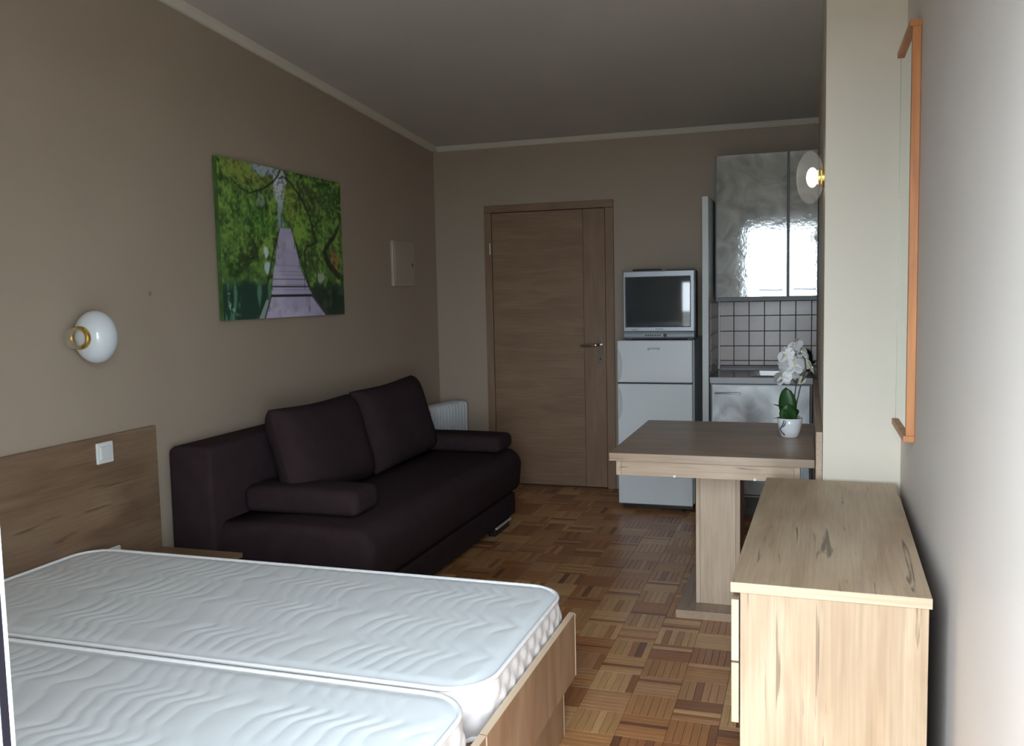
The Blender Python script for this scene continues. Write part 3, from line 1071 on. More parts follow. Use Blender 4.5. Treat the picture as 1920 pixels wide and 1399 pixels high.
PY0, PY1, PZ0, PZ1 = -2.657, -1.492, 1.312, 2.078
NWP, NHP = 240, 170
pimg = paint_canvas(NWP, NHP)
cv = thing('canvas_picture', 'unframed canvas print of a wooden footbridge among green trees', 'picture', (0.0, (PY0 + PY1) / 2, PZ0))
bm = bmesh.new()
gv = [[bm.verts.new((0.0335, PY0 + (PY1 - PY0) * i / (NWP - 1), PZ0 + (PZ1 - PZ0) * j / (NHP - 1))) for i in range(NWP)] for j in range(NHP)]
for j in range(NHP - 1):
    for i in range(NWP - 1):
        bm.faces.new((gv[j][i], gv[j][i + 1], gv[j + 1][i + 1], gv[j + 1][i]))
m, nt, b_ = new_mat('canvas_print')
at = nd(nt, 'ShaderNodeAttribute', attribute_name='print')
nt.links.new(at.outputs['Color'], b_.inputs['Base Color'])
b_.inputs['Roughness'].default_value = 0.6
pr_o = obj('printed_face', bm, m, cv)
ca = pr_o.data.color_attributes.new('print', 'FLOAT_COLOR', 'POINT')
cc = np.concatenate([pimg.reshape(-1, 3), np.ones((NWP * NHP, 1))], 1).astype(np.float32)
ca.data.foreach_set('color', cc.ravel())
side = plain('canvas_wrapped_side', (70, 108, 46), 0.7, var=0.5, vscale=14)
obj('stretcher', box(0.012, 0.0330, PY0, PY1, PZ0, PZ1, 0.0008, 1), side, cv)

# ------------------------------------------------------------------ fuse box on the left wall
fb = thing('fuse_box', 'flat beige fuse box with small latch near the corner', 'fuse box', (0.0, -0.605, 1.48))
FBM = plain('fuse_box_paint', (182, 170, 155), 0.45)
obj('frame', box(0.0005, 0.016, -0.778, -0.432, 1.477, 1.780, 0.003), FBM, fb)
obj('door', box(0.0165, 0.021, -0.752, -0.452, 1.505, 1.752, 0.002), FBM, fb)
obj('latch', box(0.0212, 0.0235, -0.482, -0.470, 1.612, 1.634, 0.001), MATS['dark_metal'], fb)
obj('frame_edge', box(0.0163, 0.0185, -0.778, -0.764, 1.477, 1.780, 0.001), plain('fuse_box_edge', (214, 206, 194), 0.4), fb)

# ------------------------------------------------------------------ fridge
FRW = plain('fridge_enamel', (228, 236, 240), 0.28, var=0.01)
fg = thing('fridge', 'white two-door fridge freezer standing beside the door', 'fridge', (1.727, -0.32, 0))
obj('body', box(1.490, 1.968, -0.545, -0.045, 0.045, 1.098, 0.006, 2), plain('fridge_side', (206, 211, 213), 0.4), fg)


def fridge_door(z0, z1, hz0, hz1):
    d = obj('door', box(1.487, 1.962, -0.602, -0.552, z0, z1, 0.008, 3), FRW, fg)
    zc, hh = (hz0 + hz1) / 2, (hz1 - hz0) / 2
    pts = [(1.489, hz0)] + [(1.489 + 0.030 * math.cos(math.radians(a)), zc + hh * math.sin(math.radians(a))) for a in range(-84, 85, 12)] + [(1.489, hz1)]
    obj('handle_recess', prism(pts, -0.6045, -0.6015, 'Y', 0.0008, 1), plain('fridge_grip', (200, 208, 210), 0.35), d)
    return d


fdoor = fridge_door(0.829, 1.097, 0.835, 1.040)
fridge_door(0.042, 0.821, 0.590, 0.800)
obj('gasket', box(1.495, 1.958, -0.5515, -0.5455, 0.05, 1.09), plain('gasket_grey', (120, 122, 124), 0.6), fg)
obj('door_gap', box(1.492, 1.960, -0.596, -0.5525, 0.8215, 0.8285), MATS['dark_metal'], fg)
obj('hinge', box(1.925, 1.960, -0.600, -0.555, 0.8212, 0.8288), MATS['black_plastic'], fg)
for (x, y) in ((1.53, -0.50), (1.92, -0.50), (1.53, -0.10), (1.92, -0.10)):
    obj('foot', lathe([(0, 0), (0.018, 0), (0.018, 0.045), (0, 0.045)], (x, y, 0.0), 'Z', 14), MATS['black_plastic'], fg)
obj('plinth', box(1.50, 1.955, -0.525, -0.515, 0.006, 0.044), MATS['black_plastic'], fg)
ROTF = Matrix.Rotation(math.pi / 2, 3, 'X')
text_obj('brand_lettering', 'gorenje', 0.026, plain('grey_lettering', (96, 100, 104), 0.4), fdoor, Vector((1.722, -0.6022, 1.047)), ROTF)

# ------------------------------------------------------------------ CRT television on the fridge
TVS = plain('tv_silver', (176, 182, 190), 0.38, metal=0.35, var=0.02)
TVD = plain('tv_back', (62, 62, 66), 0.55)
tv = thing('television', 'silver tube television with dark curved screen on the fridge', 'television', (1.755, -0.40, 1.099))
TZ0, TZ1, TX0, TX1, TY = 1.108, 1.535, 1.528, 1.982, -0.612
# bezel ring
bm = bmesh.new()
out_, inn = (TX0, TX1, TZ0 + 0.045, TZ1), (1.549, 1.949, 1.186, 1.493)
def rect(r_, y):
    return [bm.verts.new((r_[0], y, r_[2])), bm.verts.new((r_[1], y, r_[2])), bm.verts.new((r_[1], y, r_[3])), bm.verts.new((r_[0], y, r_[3]))]
A = rect(out_, -0.55)
B = rect((out_[0], out_[1], out_[2], out_[3]), TY + 0.012)
C_ = rect((out_[0] + 0.008, out_[1] - 0.008, out_[2] + 0.004, out_[3] - 0.006), TY)
D = rect((inn[0] - 0.006, inn[1] + 0.006, inn[2] - 0.006, inn[3] + 0.006), TY)
E_ = rect(inn, TY + 0.014)
for P_, Q_ in ((A, B), (B, C_), (C_, D), (D, E_)):
    for i in range(4):
        j = (i + 1) % 4
        bm.faces.new((P_[i], P_[j], Q_[j], Q_[i]))
bm.faces.new(A[::-1])
obj('bezel', bm, TVS, tv)
# curved screen
bm = bmesh.new()
n = 20
g = []
for j in range(n + 1):
    row = []
    for i in range(n + 1):
        u, v = -1 + 2 * i / n, -1 + 2 * j / n
        row.append(bm.verts.new(((inn[0] + inn[1]) / 2 + u * (inn[1] - inn[0]) / 2, TY + 0.002 + 0.009 * u * u + 0.006 * v * v - 0.004, (inn[2] + inn[3]) / 2 + v * (inn[3] - inn[2]) / 2)))
    g.append(row)
for j in range(n):
    for i in range(n):
        bm.faces.new((g[j][i], g[j][i + 1], g[j + 1][i + 1], g[j + 1][i]))
sm_, nt, b_ = new_mat('tube_screen')
b_.inputs['Base Color'].default_value = lin((54, 62, 66))
b_.inputs['Roughness'].default_value = 0.06
b_.inputs['Specular IOR Level'].default_value = 0.6
obj('screen', bm, sm_, tv, smooth=True)
# lower control strip, bulging a little
poly = [(TY - 0.004, TZ0 + 0.012), (TY - 0.006, TZ0 + 0.03), (TY, TZ0 + 0.044), (-0.55, TZ0 + 0.044), (-0.55, TZ0), (TY + 0.02, TZ0)]
ctl = obj('control_strip', prism(poly, TX0 + 0.004, TX1 - 0.004, 'X', 0.004, 2), plain('tv_strip', (158, 165, 174), 0.4, metal=0.3), tv)
for k in range(7):
    x = 1.672 + k * 0.0145
    obj('button', box(x, x + 0.009, TY - 0.0075, TY - 0.004, TZ0 + 0.019, TZ0 + 0.026, 0.001, 1), MATS['dark_metal'], ctl)
obj('power_button', lathe([(0, 0), (0.011, 0), (0.010, 0.004), (0, 0.004)], (1.796, TY - 0.0045, TZ0 + 0.022), '-Y', 20), MATS['black_plastic'], ctl)
for k in range(8):
    obj('badge_mark', box(1.736 + k * 0.0058, 1.7398 + k * 0.0058, TY - 0.0008, TY + 0.0008, 1.1665, 1.1715), plain('badge_grey', (92, 96, 104), 0.4), tv)
for k in range(6):
    obj('badge_mark', box(1.586 + k * 0.0058, 1.5898 + k * 0.0058, TY - 0.0008, TY + 0.0008, 1.163, 1.1675), MATS['badge_grey'], tv)
# tapering housing
bm = bmesh.new()
R0 = rect((TX0 + 0.004, TX1 - 0.002, TZ0 + 0.004, TZ1 - 0.004), -0.5495)
R1 = rect((TX0 + 0.006, TX1 - 0.004, TZ0, TZ1 - 0.006), -0.45)
R2 = rect((TX0 + 0.07, TX1 - 0.07, TZ0 + 0.01, TZ1 - 0.06), -0.24)
R3 = rect((TX0 + 0.11, TX1 - 0.11, TZ0 + 0.02, TZ1 - 0.12), -0.17)
for P_, Q_ in ((R0, R1), (R1, R2), (R2, R3)):
    for i in range(4):
        j = (i + 1) % 4
        bm.faces.new((P_[i], P_[j], Q_[j], Q_[i]))
bm.faces.new(R0); bm.faces.new(R3[::-1])
obj('housing', bm, TVD, tv)
for (x, y) in ((1.55, -0.575), (1.93, -0.575), (1.62, -0.30), (1.88, -0.30)):
    obj('foot', box(x, x + 0.03, y, y + 0.03, 1.0985, 1.1085 if y < -0.5 else 1.122), MATS['black_plastic'], tv)
rm = thing('remote_control', 'black remote control lying on top of the television', 'remote', (1.665, -0.50, 1.53))
b = box(1.575, 1.755, -0.520, -0.474, 1.5312, 1.5475, 0.005, 2)
obj('body', b, MATS['black_plastic'], rm)
for k in range(6):
    obj('button', box(1.600 + k * 0.022, 1.612 + k * 0.022, -0.505, -0.490, 1.5476, 1.5495, 0.001, 1), MATS['grey_plastic'], rm)
tag(obj('folded_cloth', box(1.785, 1.965, -0.540, -0.40, 1.5314, 1.541, 0.004, 2), plain('dark_cloth', (70, 58, 58), 0.9)), 'thin dark folded cloth lying on the right side of the television', 'cloth')

# ------------------------------------------------------------------ kitchenette
PANW = plain('kitchen_panel_white', (206, 212, 213), 0.4, var=0.015)
tall = thing('kitchen_side_panel', 'tall narrow white side panel between fridge and kitchenette', 'panel', (2.045, -0.31, 0))
obj('panel_board', box(2.026, 2.064, -0.620, -0.012, 0.0, 1.975, 0.002), PANW, tall)


def silver_mat(name, rough, bump, base=(176, 181, 182)):
    m, nt, b = new_mat(name)
    b.inputs['Metallic'].default_value = 0.35
    b.inputs['Roughness'].default_value = rough
    b.inputs['Coat Weight'].default_value = 0.6
    b.inputs['Coat Roughness'].default_value = 0.05
    tc = nd(nt, 'ShaderNodeNewGeometry')
    nz = nd(nt, 'ShaderNodeTexNoise')
    nz.inputs['Scale'].default_value = 5.5
    nz.inputs['Detail'].default_value = 6
    nz.inputs['Distortion'].default_value = 1.4
    nt.links.new(tc.outputs['Position'], nz.inputs['Vector'])
    rp = nd(nt, 'ShaderNodeValToRGB')
    rp.color_ramp.elements[0].position = 0.34
    rp.color_ramp.elements[1].position = 0.68
    rp.color_ramp.elements[0].color = tuple(v * 0.72 for v in lin(base)[:3]) + (1,)
    rp.color_ramp.elements[1].color = tuple(min(1, v * 1.28) for v in lin(base)[:3]) + (1,)
    nt.links.new(nz.outputs['Fac'], rp.inputs['Fac'])
    nt.links.new(rp.outputs['Color'], b.inputs['Base Color'])
    n2 = nd(nt, 'ShaderNodeTexNoise')
    n2.inputs['Scale'].default_value = 46
    n2.inputs['Detail'].default_value = 3
    nt.links.new(tc.outputs['Position'], n2.inputs['Vector'])
    bp = nd(nt, 'ShaderNodeBump')
    bp.inputs['Strength'].default_value = bump
    bp.inputs['Distance'].default_value = 0.002
    nt.links.new(n2.outputs['Fac'], bp.inputs['Height'])
    nt.links.new(bp.outputs['Normal'], b.inputs['Normal'])
    nt.links.new(bp.outputs['Normal'], b.inputs['Coat Normal'])
    return m


SILV = silver_mat('silver_marbled_gloss', 0.06, 0.10)
SILV_L = silver_mat('silver_marbled_satin', 0.30, 0.10, (164, 168, 170))
CABG = plain('cabinet_grey', (118, 122, 124), 0.5)
uc = thing('wall_cabinet', 'glossy silver marbled wall cabinet with two doors above the tiles', 'cabinet', (2.39, -0.18, 1.357))
obj('body', box(2.078, 2.700, -0.338, -0.010, 1.362, 2.246, 0.002), CABG, uc)


def bar_handle(parent, x0, x1, z, y, mat):
    b = tube([(x0, y - 0.022, z), (x1, y - 0.022, z)], 0.0048, 10)
    for x in (x0 + 0.012, x1 - 0.012):
        tube([(x, y - 0.022, z), (x, y, z)], 0.004, 8, bm=b)
    return obj('handle', b, mat, parent)


HMET = plain('handle_metal', (120, 124, 132), 0.25, metal=1.0)
dL = obj('door', box(2.087, 2.519, -0.358, -0.340, 1.356, 2.250, 0.003, 2), SILV, uc)
dR = obj('door', box(2.531, 2.700, -0.358, -0.340, 1.356, 2.250, 0.003, 2), SILV, uc)
bar_handle(dL, 2.352, 2.492, 1.398, -0.3585, HMET)
bar_handle(dR, 2.558, 2.690, 1.400, -0.3585, HMET)
obj('light_pelmet', box(2.080, 2.700, -0.336, -0.318, 1.330, 1.3615, 0.002), CABG, uc)

# wall tiles: 100 mm squares, children of the back wall
TIL = []
for k, c in enumerate(((150, 134, 127), (142, 127, 121), (156, 140, 132), (147, 133, 128))):
    TIL.append(plain('wall_tile_%d' % k, c, 0.28, var=0.07, vscale=16, bump=0.15, bscale=30))
zrows = [(0.893, 0.926), (0.926, 1.025), (1.025, 1.125), (1.125, 1.229), (1.229, 1.325), (1.325, 1.362)]
GRT = plain('tile_grout', (78, 66, 64), 0.9)
tag(obj('grout_bed', box(2.066, 2.7025, -0.005, -0.0004, 0.87, 1.362), GRT, wall_back))
for (z0, z1) in zrows:
    xs = [2.0705] + [2.169 + 0.0998 * k for k in range(-0, 6)] + [2.7025]
    for xa, xb in zip(xs[:-1], xs[1:]):
        obj('wall_tile', box(xa + 0.0022, xb - 0.0022, -0.0105, -0.0052, z0 + 0.0022, z1 - 0.0022, 0.0012, 1), random.choice(TIL), wall_back)
# tiled inner face of the side panel
for (z0, z1) in zrows[:-1]:
    for k in range(5):
        ya, yb = -0.115 - 0.0998 * k, -0.0152 - 0.0998 * k
        obj('wall_tile', box(2.0642, 2.0690, ya + 0.0022, yb - 0.0022, z0 + 0.0022, z1 - 0.0022, 0.0010, 1), random.choice(TIL), tall)
obj('corner_bead', box(2.0645, 2.0785, -0.0245, -0.0108, 0.868, 1.362, 0.002), plain('bead_white', (212, 212, 208), 0.4), tall)

lc = thing('base_cabinet', 'silver marbled base cabinet with long bar handle under the worktop', 'cabinet', (2.37, -0.30, 0))
obj('body', box(2.070, 2.674, -0.575, -0.012, 0.05, 0.728, 0.002), CABG, lc)
for xa in (2.070, 2.656):
    obj('side_cheek', box(xa, xa + 0.018, -0.575, -0.012, 0.7285, 0.826), CABG, lc)
obj('front_rail', box(2.0885, 2.6555, -0.575, -0.557, 0.7285, 0.826), CABG, lc)
dd = obj('door', box(2.080, 2.660, -0.598, -0.578, 0.135, 0.820, 0.003, 2), SILV_L, lc)
obj('door_edge', box(2.080, 2.660, -0.5995, -0.5775, 0.8135, 0.8215, 0.001), plain('edge_bright', (226, 230, 234), 0.3), dd)
bar_handle(dd, 2.100, 2.255, 0.770, -0.5985, CHROME)
obj('plinth', box(2.075, 2.670, -0.565, -0.5755 + 0.005, 0.0, 0.12), plain('plinth_grey', (120, 126, 128), 0.4, metal=0.3), lc)
obj('plinth_edge', box(2.080, 2.660, -0.596, -0.576, 0.122, 0.130), MATS['edge_bright'], lc)
wt = thing('worktop', 'grey kitchen worktop with pale front edge beneath the tiles', 'worktop', (2.37, -0.30, 0.83))
WTM = plain('worktop_dark_grey', (98, 94, 98), 0.22, var=0.08, vscale=40)
wtb = box(2.0695, 2.33, -0.602, -0.012, 0.8295, 0.8665)
box(2.33, 2.64, -0.602, -0.52, 0.8295, 0.8665, bm=wtb)
box(2.33, 2.64, -0.16, -0.012, 0.8295, 0.8665, bm=wtb)
box(2.64, 2.676, -0.602, -0.012, 0.8295, 0.8665, bm=wtb)
obj('slab', wtb, WTM, wt)
obj('front_edge', box(2.0695, 2.676, -0.606, -0.6022, 0.8295, 0.8668, 0.001), plain('worktop_edge', (176, 178, 184), 0.35), wt)
obj('upstand', box(2.0795, 2.7025, -0.026, -0.0108, 0.8667, 0.8925, 0.002), plain('upstand_grey', (92, 86, 86), 0.4), wt)
obj('upstand_bead', box(2.0795, 2.7025, -0.031, -0.0262, 0.8668, 0.8725, 0.001), plain('bead_light', (190, 192, 196), 0.3), wt)
sk = thing('sink', 'stainless steel sink set into the worktop behind the orchid', 'sink', (2.45, -0.34, 0.70))
rim = bmesh.new()
def ring_faces(bm_, r_out, z_out, r_in, z_in):
    a = [bm_.verts.new((x, y, z_out)) for x, y in ((r_out[0], r_out[2]), (r_out[1], r_out[2]), (r_out[1], r_out[3]), (r_out[0], r_out[3]))]
    c = [bm_.verts.new((x, y, z_in)) for x, y in ((r_in[0], r_in[2]), (r_in[1], r_in[2]), (r_in[1], r_in[3]), (r_in[0], r_in[3]))]
    for i in range(4):
        j = (i + 1) % 4
        bm_.faces.new((a[i], a[j], c[j], c[i]))
    return c
ring_faces(rim, (2.315, 2.668, -0.535, -0.145), 0.8672, (2.345, 2.630, -0.505, -0.175), 0.8715)
c = ring_faces(rim, (2.345, 2.630, -0.505, -0.175), 0.8715, (2.370, 2.605, -0.475, -0.205), 0.735)
rim.faces.new(c)
bmesh.ops.remove_doubles(rim, verts=rim.verts, dist=0.0005)
obj('basin', rim, STEEL, sk)
obj('drain', lathe([(0, 0), (0.028, 0), (0.03, 0.003), (0, 0.003)], (2.487, -0.34, 0.7352), 'Z', 24), CHROME, sk)
fc = thing('kitchen_tap', 'black curved kitchen tap rising behind the orchid flowers', 'tap', (2.665, -0.10, 0.8668))
obj('tap_base', lathe([(0, 0), (0.022, 0), (0.022, 0.03), (0.014, 0.04), (0, 0.04)], (2.660, -0.085, 0.8669), 'Z', 20), MATS['black_plastic'], fc, smooth=False)
obj('spout', tube([(2.660, -0.085, 0.90), (2.664, -0.09, 0.955), (2.658, -0.105, 0.985), (2.640, -0.135, 1.000), (2.622, -0.165, 0.998), (2.610, -0.19, 0.985), (2.604, -0.205, 0.965)], 0.0115, 12), MATS['black_plastic'], fc, smooth=True)
obj('lever', tube([(2.660, -0.085, 0.91), (2.690, -0.10, 0.925)], 0.006, 8), MATS['black_plastic'], fc)

# ------------------------------------------------------------------ wood panel on the partition
wp = tag(obj('wall_guard_panel', box(2.6785, 2.7022, -2.70, -0.62, 0.0, 0.863, 0.0015), oak('Y')), 'upright oak guard panel between dining table and partition wall', 'panel')

# ------------------------------------------------------------------ dining table
tb = thing('dining_table', 'oak pedestal dining table pushed against the partition', 'table', (2.275, -2.19, 0))
obj('tabletop', box(1.873, 2.675, -2.672, -1.703, 0.717, 0.750, 0.0012), wood('table_oak_', (174, 151, 128), (150, 126, 104), 'X', cracks=0.25, rough=0.33), tb)
obj('apron', box(1.920, 2.600, -2.652, -2.630, 0.655, 0.7165, 0.001), oak('X'), tb)
obj('apron', box(1.920, 2.600, -1.745, -1.723, 0.655, 0.7165, 0.001), oak('X'), tb)
obj('apron', box(1.898, 1.9195, -2.652, -1.723, 0.655, 0.7165, 0.001), oak('Y'), tb)
obj('apron', box(2.6005, 2.622, -2.652, -1.723, 0.655, 0.7165, 0.001), oak('Y'), tb)
obj('pedestal_panel', box(2.205, 2.357, -2.350, -2.330, 0.036, 0.7165, 0.001), oak('Z'), tb)
obj('pedestal_panel', box(2.205, 2.357, -2.130, -2.110, 0.036, 0.7165, 0.001), oak('Z'), tb)
obj('pedestal_side', box(2.187, 2.2045, -2.352, -2.108, 0.036, 0.7165, 0.001), oak('Z'), tb)
obj('pedestal_side', box(2.3575, 2.375, -2.352, -2.108, 0.036, 0.7165, 0.001), oak('Z'), tb)
obj('base_plate', box(2.113, 2.449, -2.462, -1.82, 0.0, 0.0355, 0.0012), wood('table_oak_', (174, 151, 128), (150, 126, 104), 'Y', cracks=0.25, rough=0.33), tb)
for x in (2.138, 2.452):
    obj('screw_cap', lathe([(0, 0), (0.006, 0), (0.005, 0.004), (0, 0.004)], (x, -2.6525, 0.6595), '-Y', 12), WHITE_PL, tb)

# ------------------------------------------------------------------ orchid
oc = thing('orchid', 'white orchid in a small white pot on the dining table', 'plant', (2.573, -2.13, 0.75))
ox, oy, oz = 2.573, -2.13, 0.7503
pot_prof = [(0, 0.0), (0.032, 0.0), (0.038, 0.003), (0.046, 0.030), (0.052, 0.060), (0.055, 0.086), (0.053, 0.0865), (0.050, 0.080), (0.047, 0.070), (0, 0.070)]
obj('pot', lathe(pot_prof, (ox, oy, oz), 'Z', 40), plain('white_glaze', (228, 231, 236), 0.15, coat=0.4), oc, smooth=True)
bm = bmesh.new()
for k in range(60):
    a, r = random.uniform(0, 6.28), 0.044 * math.sqrt(random.random())
    bb = bmesh.new()
    bmesh.ops.create_icosphere(bb, subdivisions=1, radius=random.uniform(0.005, 0.009))
    bmesh.ops.translate(bb, verts=bb.verts, vec=(ox + r * math.cos(a), oy + r * math.sin(a), oz + 0.076 + random.uniform(-0.004, 0.005)))
    merge(bm, bb)
tag(obj('bark_chips', bm, plain('moss_bark', (52, 48, 30), 0.9, var=0.4, vscale=60), oc), kind='stuff')


def leaf(base, tip, width, normal, mat, fold=0.25, bend=0.0, n=10, name='leaf', parent=None):
    b = bmesh.new()
    P0, P1 = Vector(base), Vector(tip)
    ax = (P1 - P0)
    L = ax.length
    ax.normalize()
    nn = Vector(normal)
    nn = (nn - ax * nn.dot(ax)).normalized()
    sd = ax.cross(nn)
    rows = []
    for i in range(n + 1):
        s = i / n
        w = width / 2 * (math.sin(math.pi * min(1, s * 0.92 + 0.06)) ** 0.62) * (1 if s < 0.97 else 0.35)
        c = P0 + ax * (L * s) + nn * (bend * L * math.sin(math.pi * s))
        row = []
        for q in (-1, -0.5, 0, 0.5, 1):
            row.append(b.verts.new(c + sd * (w * q) + nn * (fold * w * abs(q))))
        rows.append(row)
    for i in range(n):
        for q in range(4):
            b.faces.new((rows[i][q], rows[i][q + 1], rows[i + 1][q + 1], rows[i + 1][q]))
    bmesh.ops.solidify(b, geom=list(b.faces), thickness=0.0016)
    return obj(name, b, mat, parent or oc, smooth=True)


LEAF = plain('orchid_leaf', (58, 104, 52), 0.35, var=0.18, vscale=12)
leaf((ox - 0.004, oy - 0.004, oz + 0.075), (ox - 0.018, oy - 0.010, oz + 0.222), 0.078, (0.15, -1, 0.15), LEAF, 0.2, 0.04)
leaf((ox + 0.0, oy - 0.008, oz + 0.078), (ox - 0.012, oy - 0.030, oz + 0.150), 0.074, (-0.2, -1, 0.4), LEAF, 0.3, 0.12)
leaf((ox + 0.002, oy - 0.012, oz + 0.085), (ox - 0.070, oy - 0.050, oz + 0.150), 0.026, (0, -0.3, 1), LEAF, 0.3, 0.12)
leaf((ox + 0.005, oy + 0.006, oz + 0.078), (ox + 0.030, oy + 0.040, oz + 0.120), 0.050, (0, -0.4, 1), LEAF, 0.3, 0.10)
leaf((ox - 0.002, oy - 0.010, oz + 0.080), (ox - 0.072, oy - 0.025, oz + 0.082), 0.010, (0, -0.3, 1), LEAF, 0.3, 0.10)
leaf((ox + 0.018, oy - 0.010, oz + 0.080), (ox + 0.044, oy - 0.020, oz + 0.098), 0.012, (0, -0.3, 1), LEAF, 0.3, 0.10)
STEM = plain('orchid_stem', (62, 62, 58), 0.5, var=0.2, vscale=30)
obj('stem', tube([(ox + 0.010, oy, oz + 0.07), (ox + 0.016, oy - 0.002, oz + 0.15), (ox + 0.026, oy - 0.003, oz + 0.235), (ox + 0.030, oy - 0.004, oz + 0.275), (ox + 0.018, oy - 0.010, oz + 0.320), (ox - 0.005, oy - 0.015, oz + 0.350)], 0.0028, 8), STEM, oc, smooth=True)
obj('stem', tube([(ox + 0.014, oy + 0.004, oz + 0.07), (ox + 0.030, oy + 0.004, oz + 0.16), (ox + 0.048, oy + 0.004, oz + 0.245), (ox + 0.066, oy + 0.002, oz + 0.30), (ox + 0.062, oy, oz + 0.345), (ox + 0.036, oy - 0.008, oz + 0.385)], 0.0028, 8), STEM, oc, smooth=True)
obj('stem', tube([(ox + 0.026, oy - 0.003, oz + 0.235), (ox + 0.010, oy - 0.015, oz + 0.262), (ox - 0.018, oy - 0.02, oz + 0.272)], 0.002, 8), STEM, oc, smooth=True)
obj('stem', tube([(ox + 0.048, oy + 0.004, oz + 0.245), (ox + 0.070, oy, oz + 0.275), (ox + 0.086, oy - 0.004, oz + 0.300)], 0.002, 8), STEM, oc, smooth=True)
PET = plain('orchid_petal', (242, 244, 246), 0.5, var=0.03, vscale=30)
PETB = plain('orchid_petal_back', (196, 196, 178), 0.6, var=0.05, vscale=30)
LIP = plain('orchid_lip', (216, 212, 160), 0.5, var=0.2, vscale=60)


def petal_mesh(L, w, cup):
    b = bmesh.new()
    n = 6
    rows = []
    for i in range(n + 1):
        s = i / n
        ww_ = w / 2 * (math.sin(math.pi * min(1.0, 0.12 + 0.80 * s)) ** 0.6)
        rows.append([b.verts.new((q * ww_, s * L, cup * s * s - cup * 0.4 * q * q)) for q in (-1, 0, 1)])
    for i in range(n):
        for q in range(2):
            b.faces.new((rows[i][q], rows[i][q + 1], rows[i + 1][q + 1], rows[i + 1][q]))
    bmesh.ops.solidify(b, geom=list(b.faces), thickness=0.001)
    bmesh.ops.recalc_face_normals(b, faces=b.faces)
    me = bpy.data.meshes.new('petal')
    b.to_mesh(me)
    b.free()
    return me


ME_W, ME_N = petal_mesh(0.042, 0.050, -0.004), petal_mesh(0.042, 0.030, -0.004)
ME_WB, ME_NB = ME_W.copy(), ME_N.copy()
for me_ in (ME_W, ME_N):
    me_.materials.append(PET)
for me_ in (ME_WB, ME_NB):
    me_.materials.append(PETB)
oc_off = world_off(oc).inverted()


def flower(px, pz, dy, facing, tilt, size=1.0, back=False):
    c = Vector((px, oy + dy, pz))
    f = Vector(facing).normalized()
    zq = f.to_track_quat('Z', 'Y').to_matrix().to_4x4()
    M0 = Matrix.Translation(c) @ zq @ Matrix.Rotation(tilt, 4, 'Z') @ Matrix.Scale(size, 4)
    lipb = bmesh.new()
    bmesh.ops.create_icosphere(lipb, subdivisions=2, radius=0.005)
    bmesh.ops.scale(lipb, verts=lipb.verts, vec=(1.0, 1.5, 1.2))
    lipb.transform(M0 @ Matrix.Translation((0, -0.003, 0.004)))
    fl = obj('flower', lipb, LIP if not back else PETB, oc, smooth=True)
    off = world_off(fl).inverted()
    for ang, me_ in ((90, 'w'), (-90, 'w'), (0, 'n'), (140, 'n'), (-140, 'n')):
        o = bpy.data.objects.new('petal', {'w': ME_WB if back else ME_W, 'n': ME_NB if back else ME_N}[me_])
        COL.objects.link(o)
        o.parent = fl
        o.matrix_basis = off @ M0 @ Matrix.Rotation(math.radians(ang), 4, 'Z')


# (x, z) placed along the arching sprays
flower(ox + 0.020, oz + 0.408, -0.020, (-0.5, -0.6, 0.6), 0.3, 0.95)
flower(ox + 0.046, oz + 0.382, -0.012, (0.6, -0.5, 0.5), -0.2, 0.95)
flower(ox - 0.018, oz + 0.366, -0.022, (-0.5, -0.8, 0.3), 0.5, 1.0)
flower(ox - 0.020, oz + 0.330, -0.024, (-0.6, -0.8, 0.1), -0.2, 1.0)
flower(ox + 0.016, oz + 0.322, -0.030, (0.2, -1, 0.1), 0.1, 1.12)
flower(ox - 0.030, oz + 0.268, -0.026, (-0.3, -1, 0.1), 0.2, 0.95)
flower(ox + 0.010, oz + 0.268, -0.016, (0.3, -0.7, -0.3), 0.9, 0.8)
flower(ox + 0.090, oz + 0.312, -0.006, (0.9, -0.2, 0.4), 0.4, 0.72)
flower(ox + 0.050, oz + 0.330, 0.010, (0.2, 0.9, 0.2), 0.4, 0.95, True)
flower(ox + 0.040, oz + 0.272, 0.012, (0.1, 0.9, -0.2), 1.2, 0.9, True)
ROOT = plain('aerial_root', (62, 74, 92), 0.5)
obj('aerial_root', tube([(ox - 0.020, oy - 0.046, oz + 0.090), (ox - 0.028, oy - 0.050, oz + 0.062), (ox - 0.040, oy - 0.036, oz + 0.040), (ox - 0.034, oy - 0.038, oz + 0.028), (ox - 0.020, oy - 0.044, oz + 0.014)], 0.0026, 8), ROOT, oc, smooth=True)
obj('aerial_root', tube([(ox - 0.012, oy - 0.050, oz + 0.090), (ox - 0.020, oy - 0.050, oz + 0.060), (ox - 0.028, oy - 0.046, oz + 0.050)], 0.0022, 8), ROOT, oc, smooth=True)

# ------------------------------------------------------------------ lamp on the partition
l2 = thing('wall_lamp', 'hazy globe wall lamp with lit bulb on the partition beside the cabinet', 'lamp', (2.703, -2.55, 1.83), group='globe wall lamps')
LX, LY, LZ = 2.7025, -2.55, 1.832
obj('wall_mount', lathe([(0, 0), (0.040, 0), (0.040, 0.010), (0.034, 0.014), (0.034, 0.022), (0.022, 0.026), (0, 0.026)], (LX, LY, LZ), 'X', 28), BRASS, l2)
for o in [c for c in l2.children]:
    o.rotation_euler = (0, 0, math.pi)
    o.location.x -= 0.026
hz = hazy_glass('hazy_glass', 0.16, (0.82, 0.84, 0.84, 1))
obj('globe', ellipsoid((LX - 0.052, LY, LZ), 0.051, 0.096, 0.100), hz, l2, smooth=True)
em, nt, b_ = new_mat('lit_bulb')
b_.inputs['Base Color'].default_value = lin((250, 244, 230))
b_.inputs['Emission Color'].default_value = (1.0, 0.93, 0.80, 1)
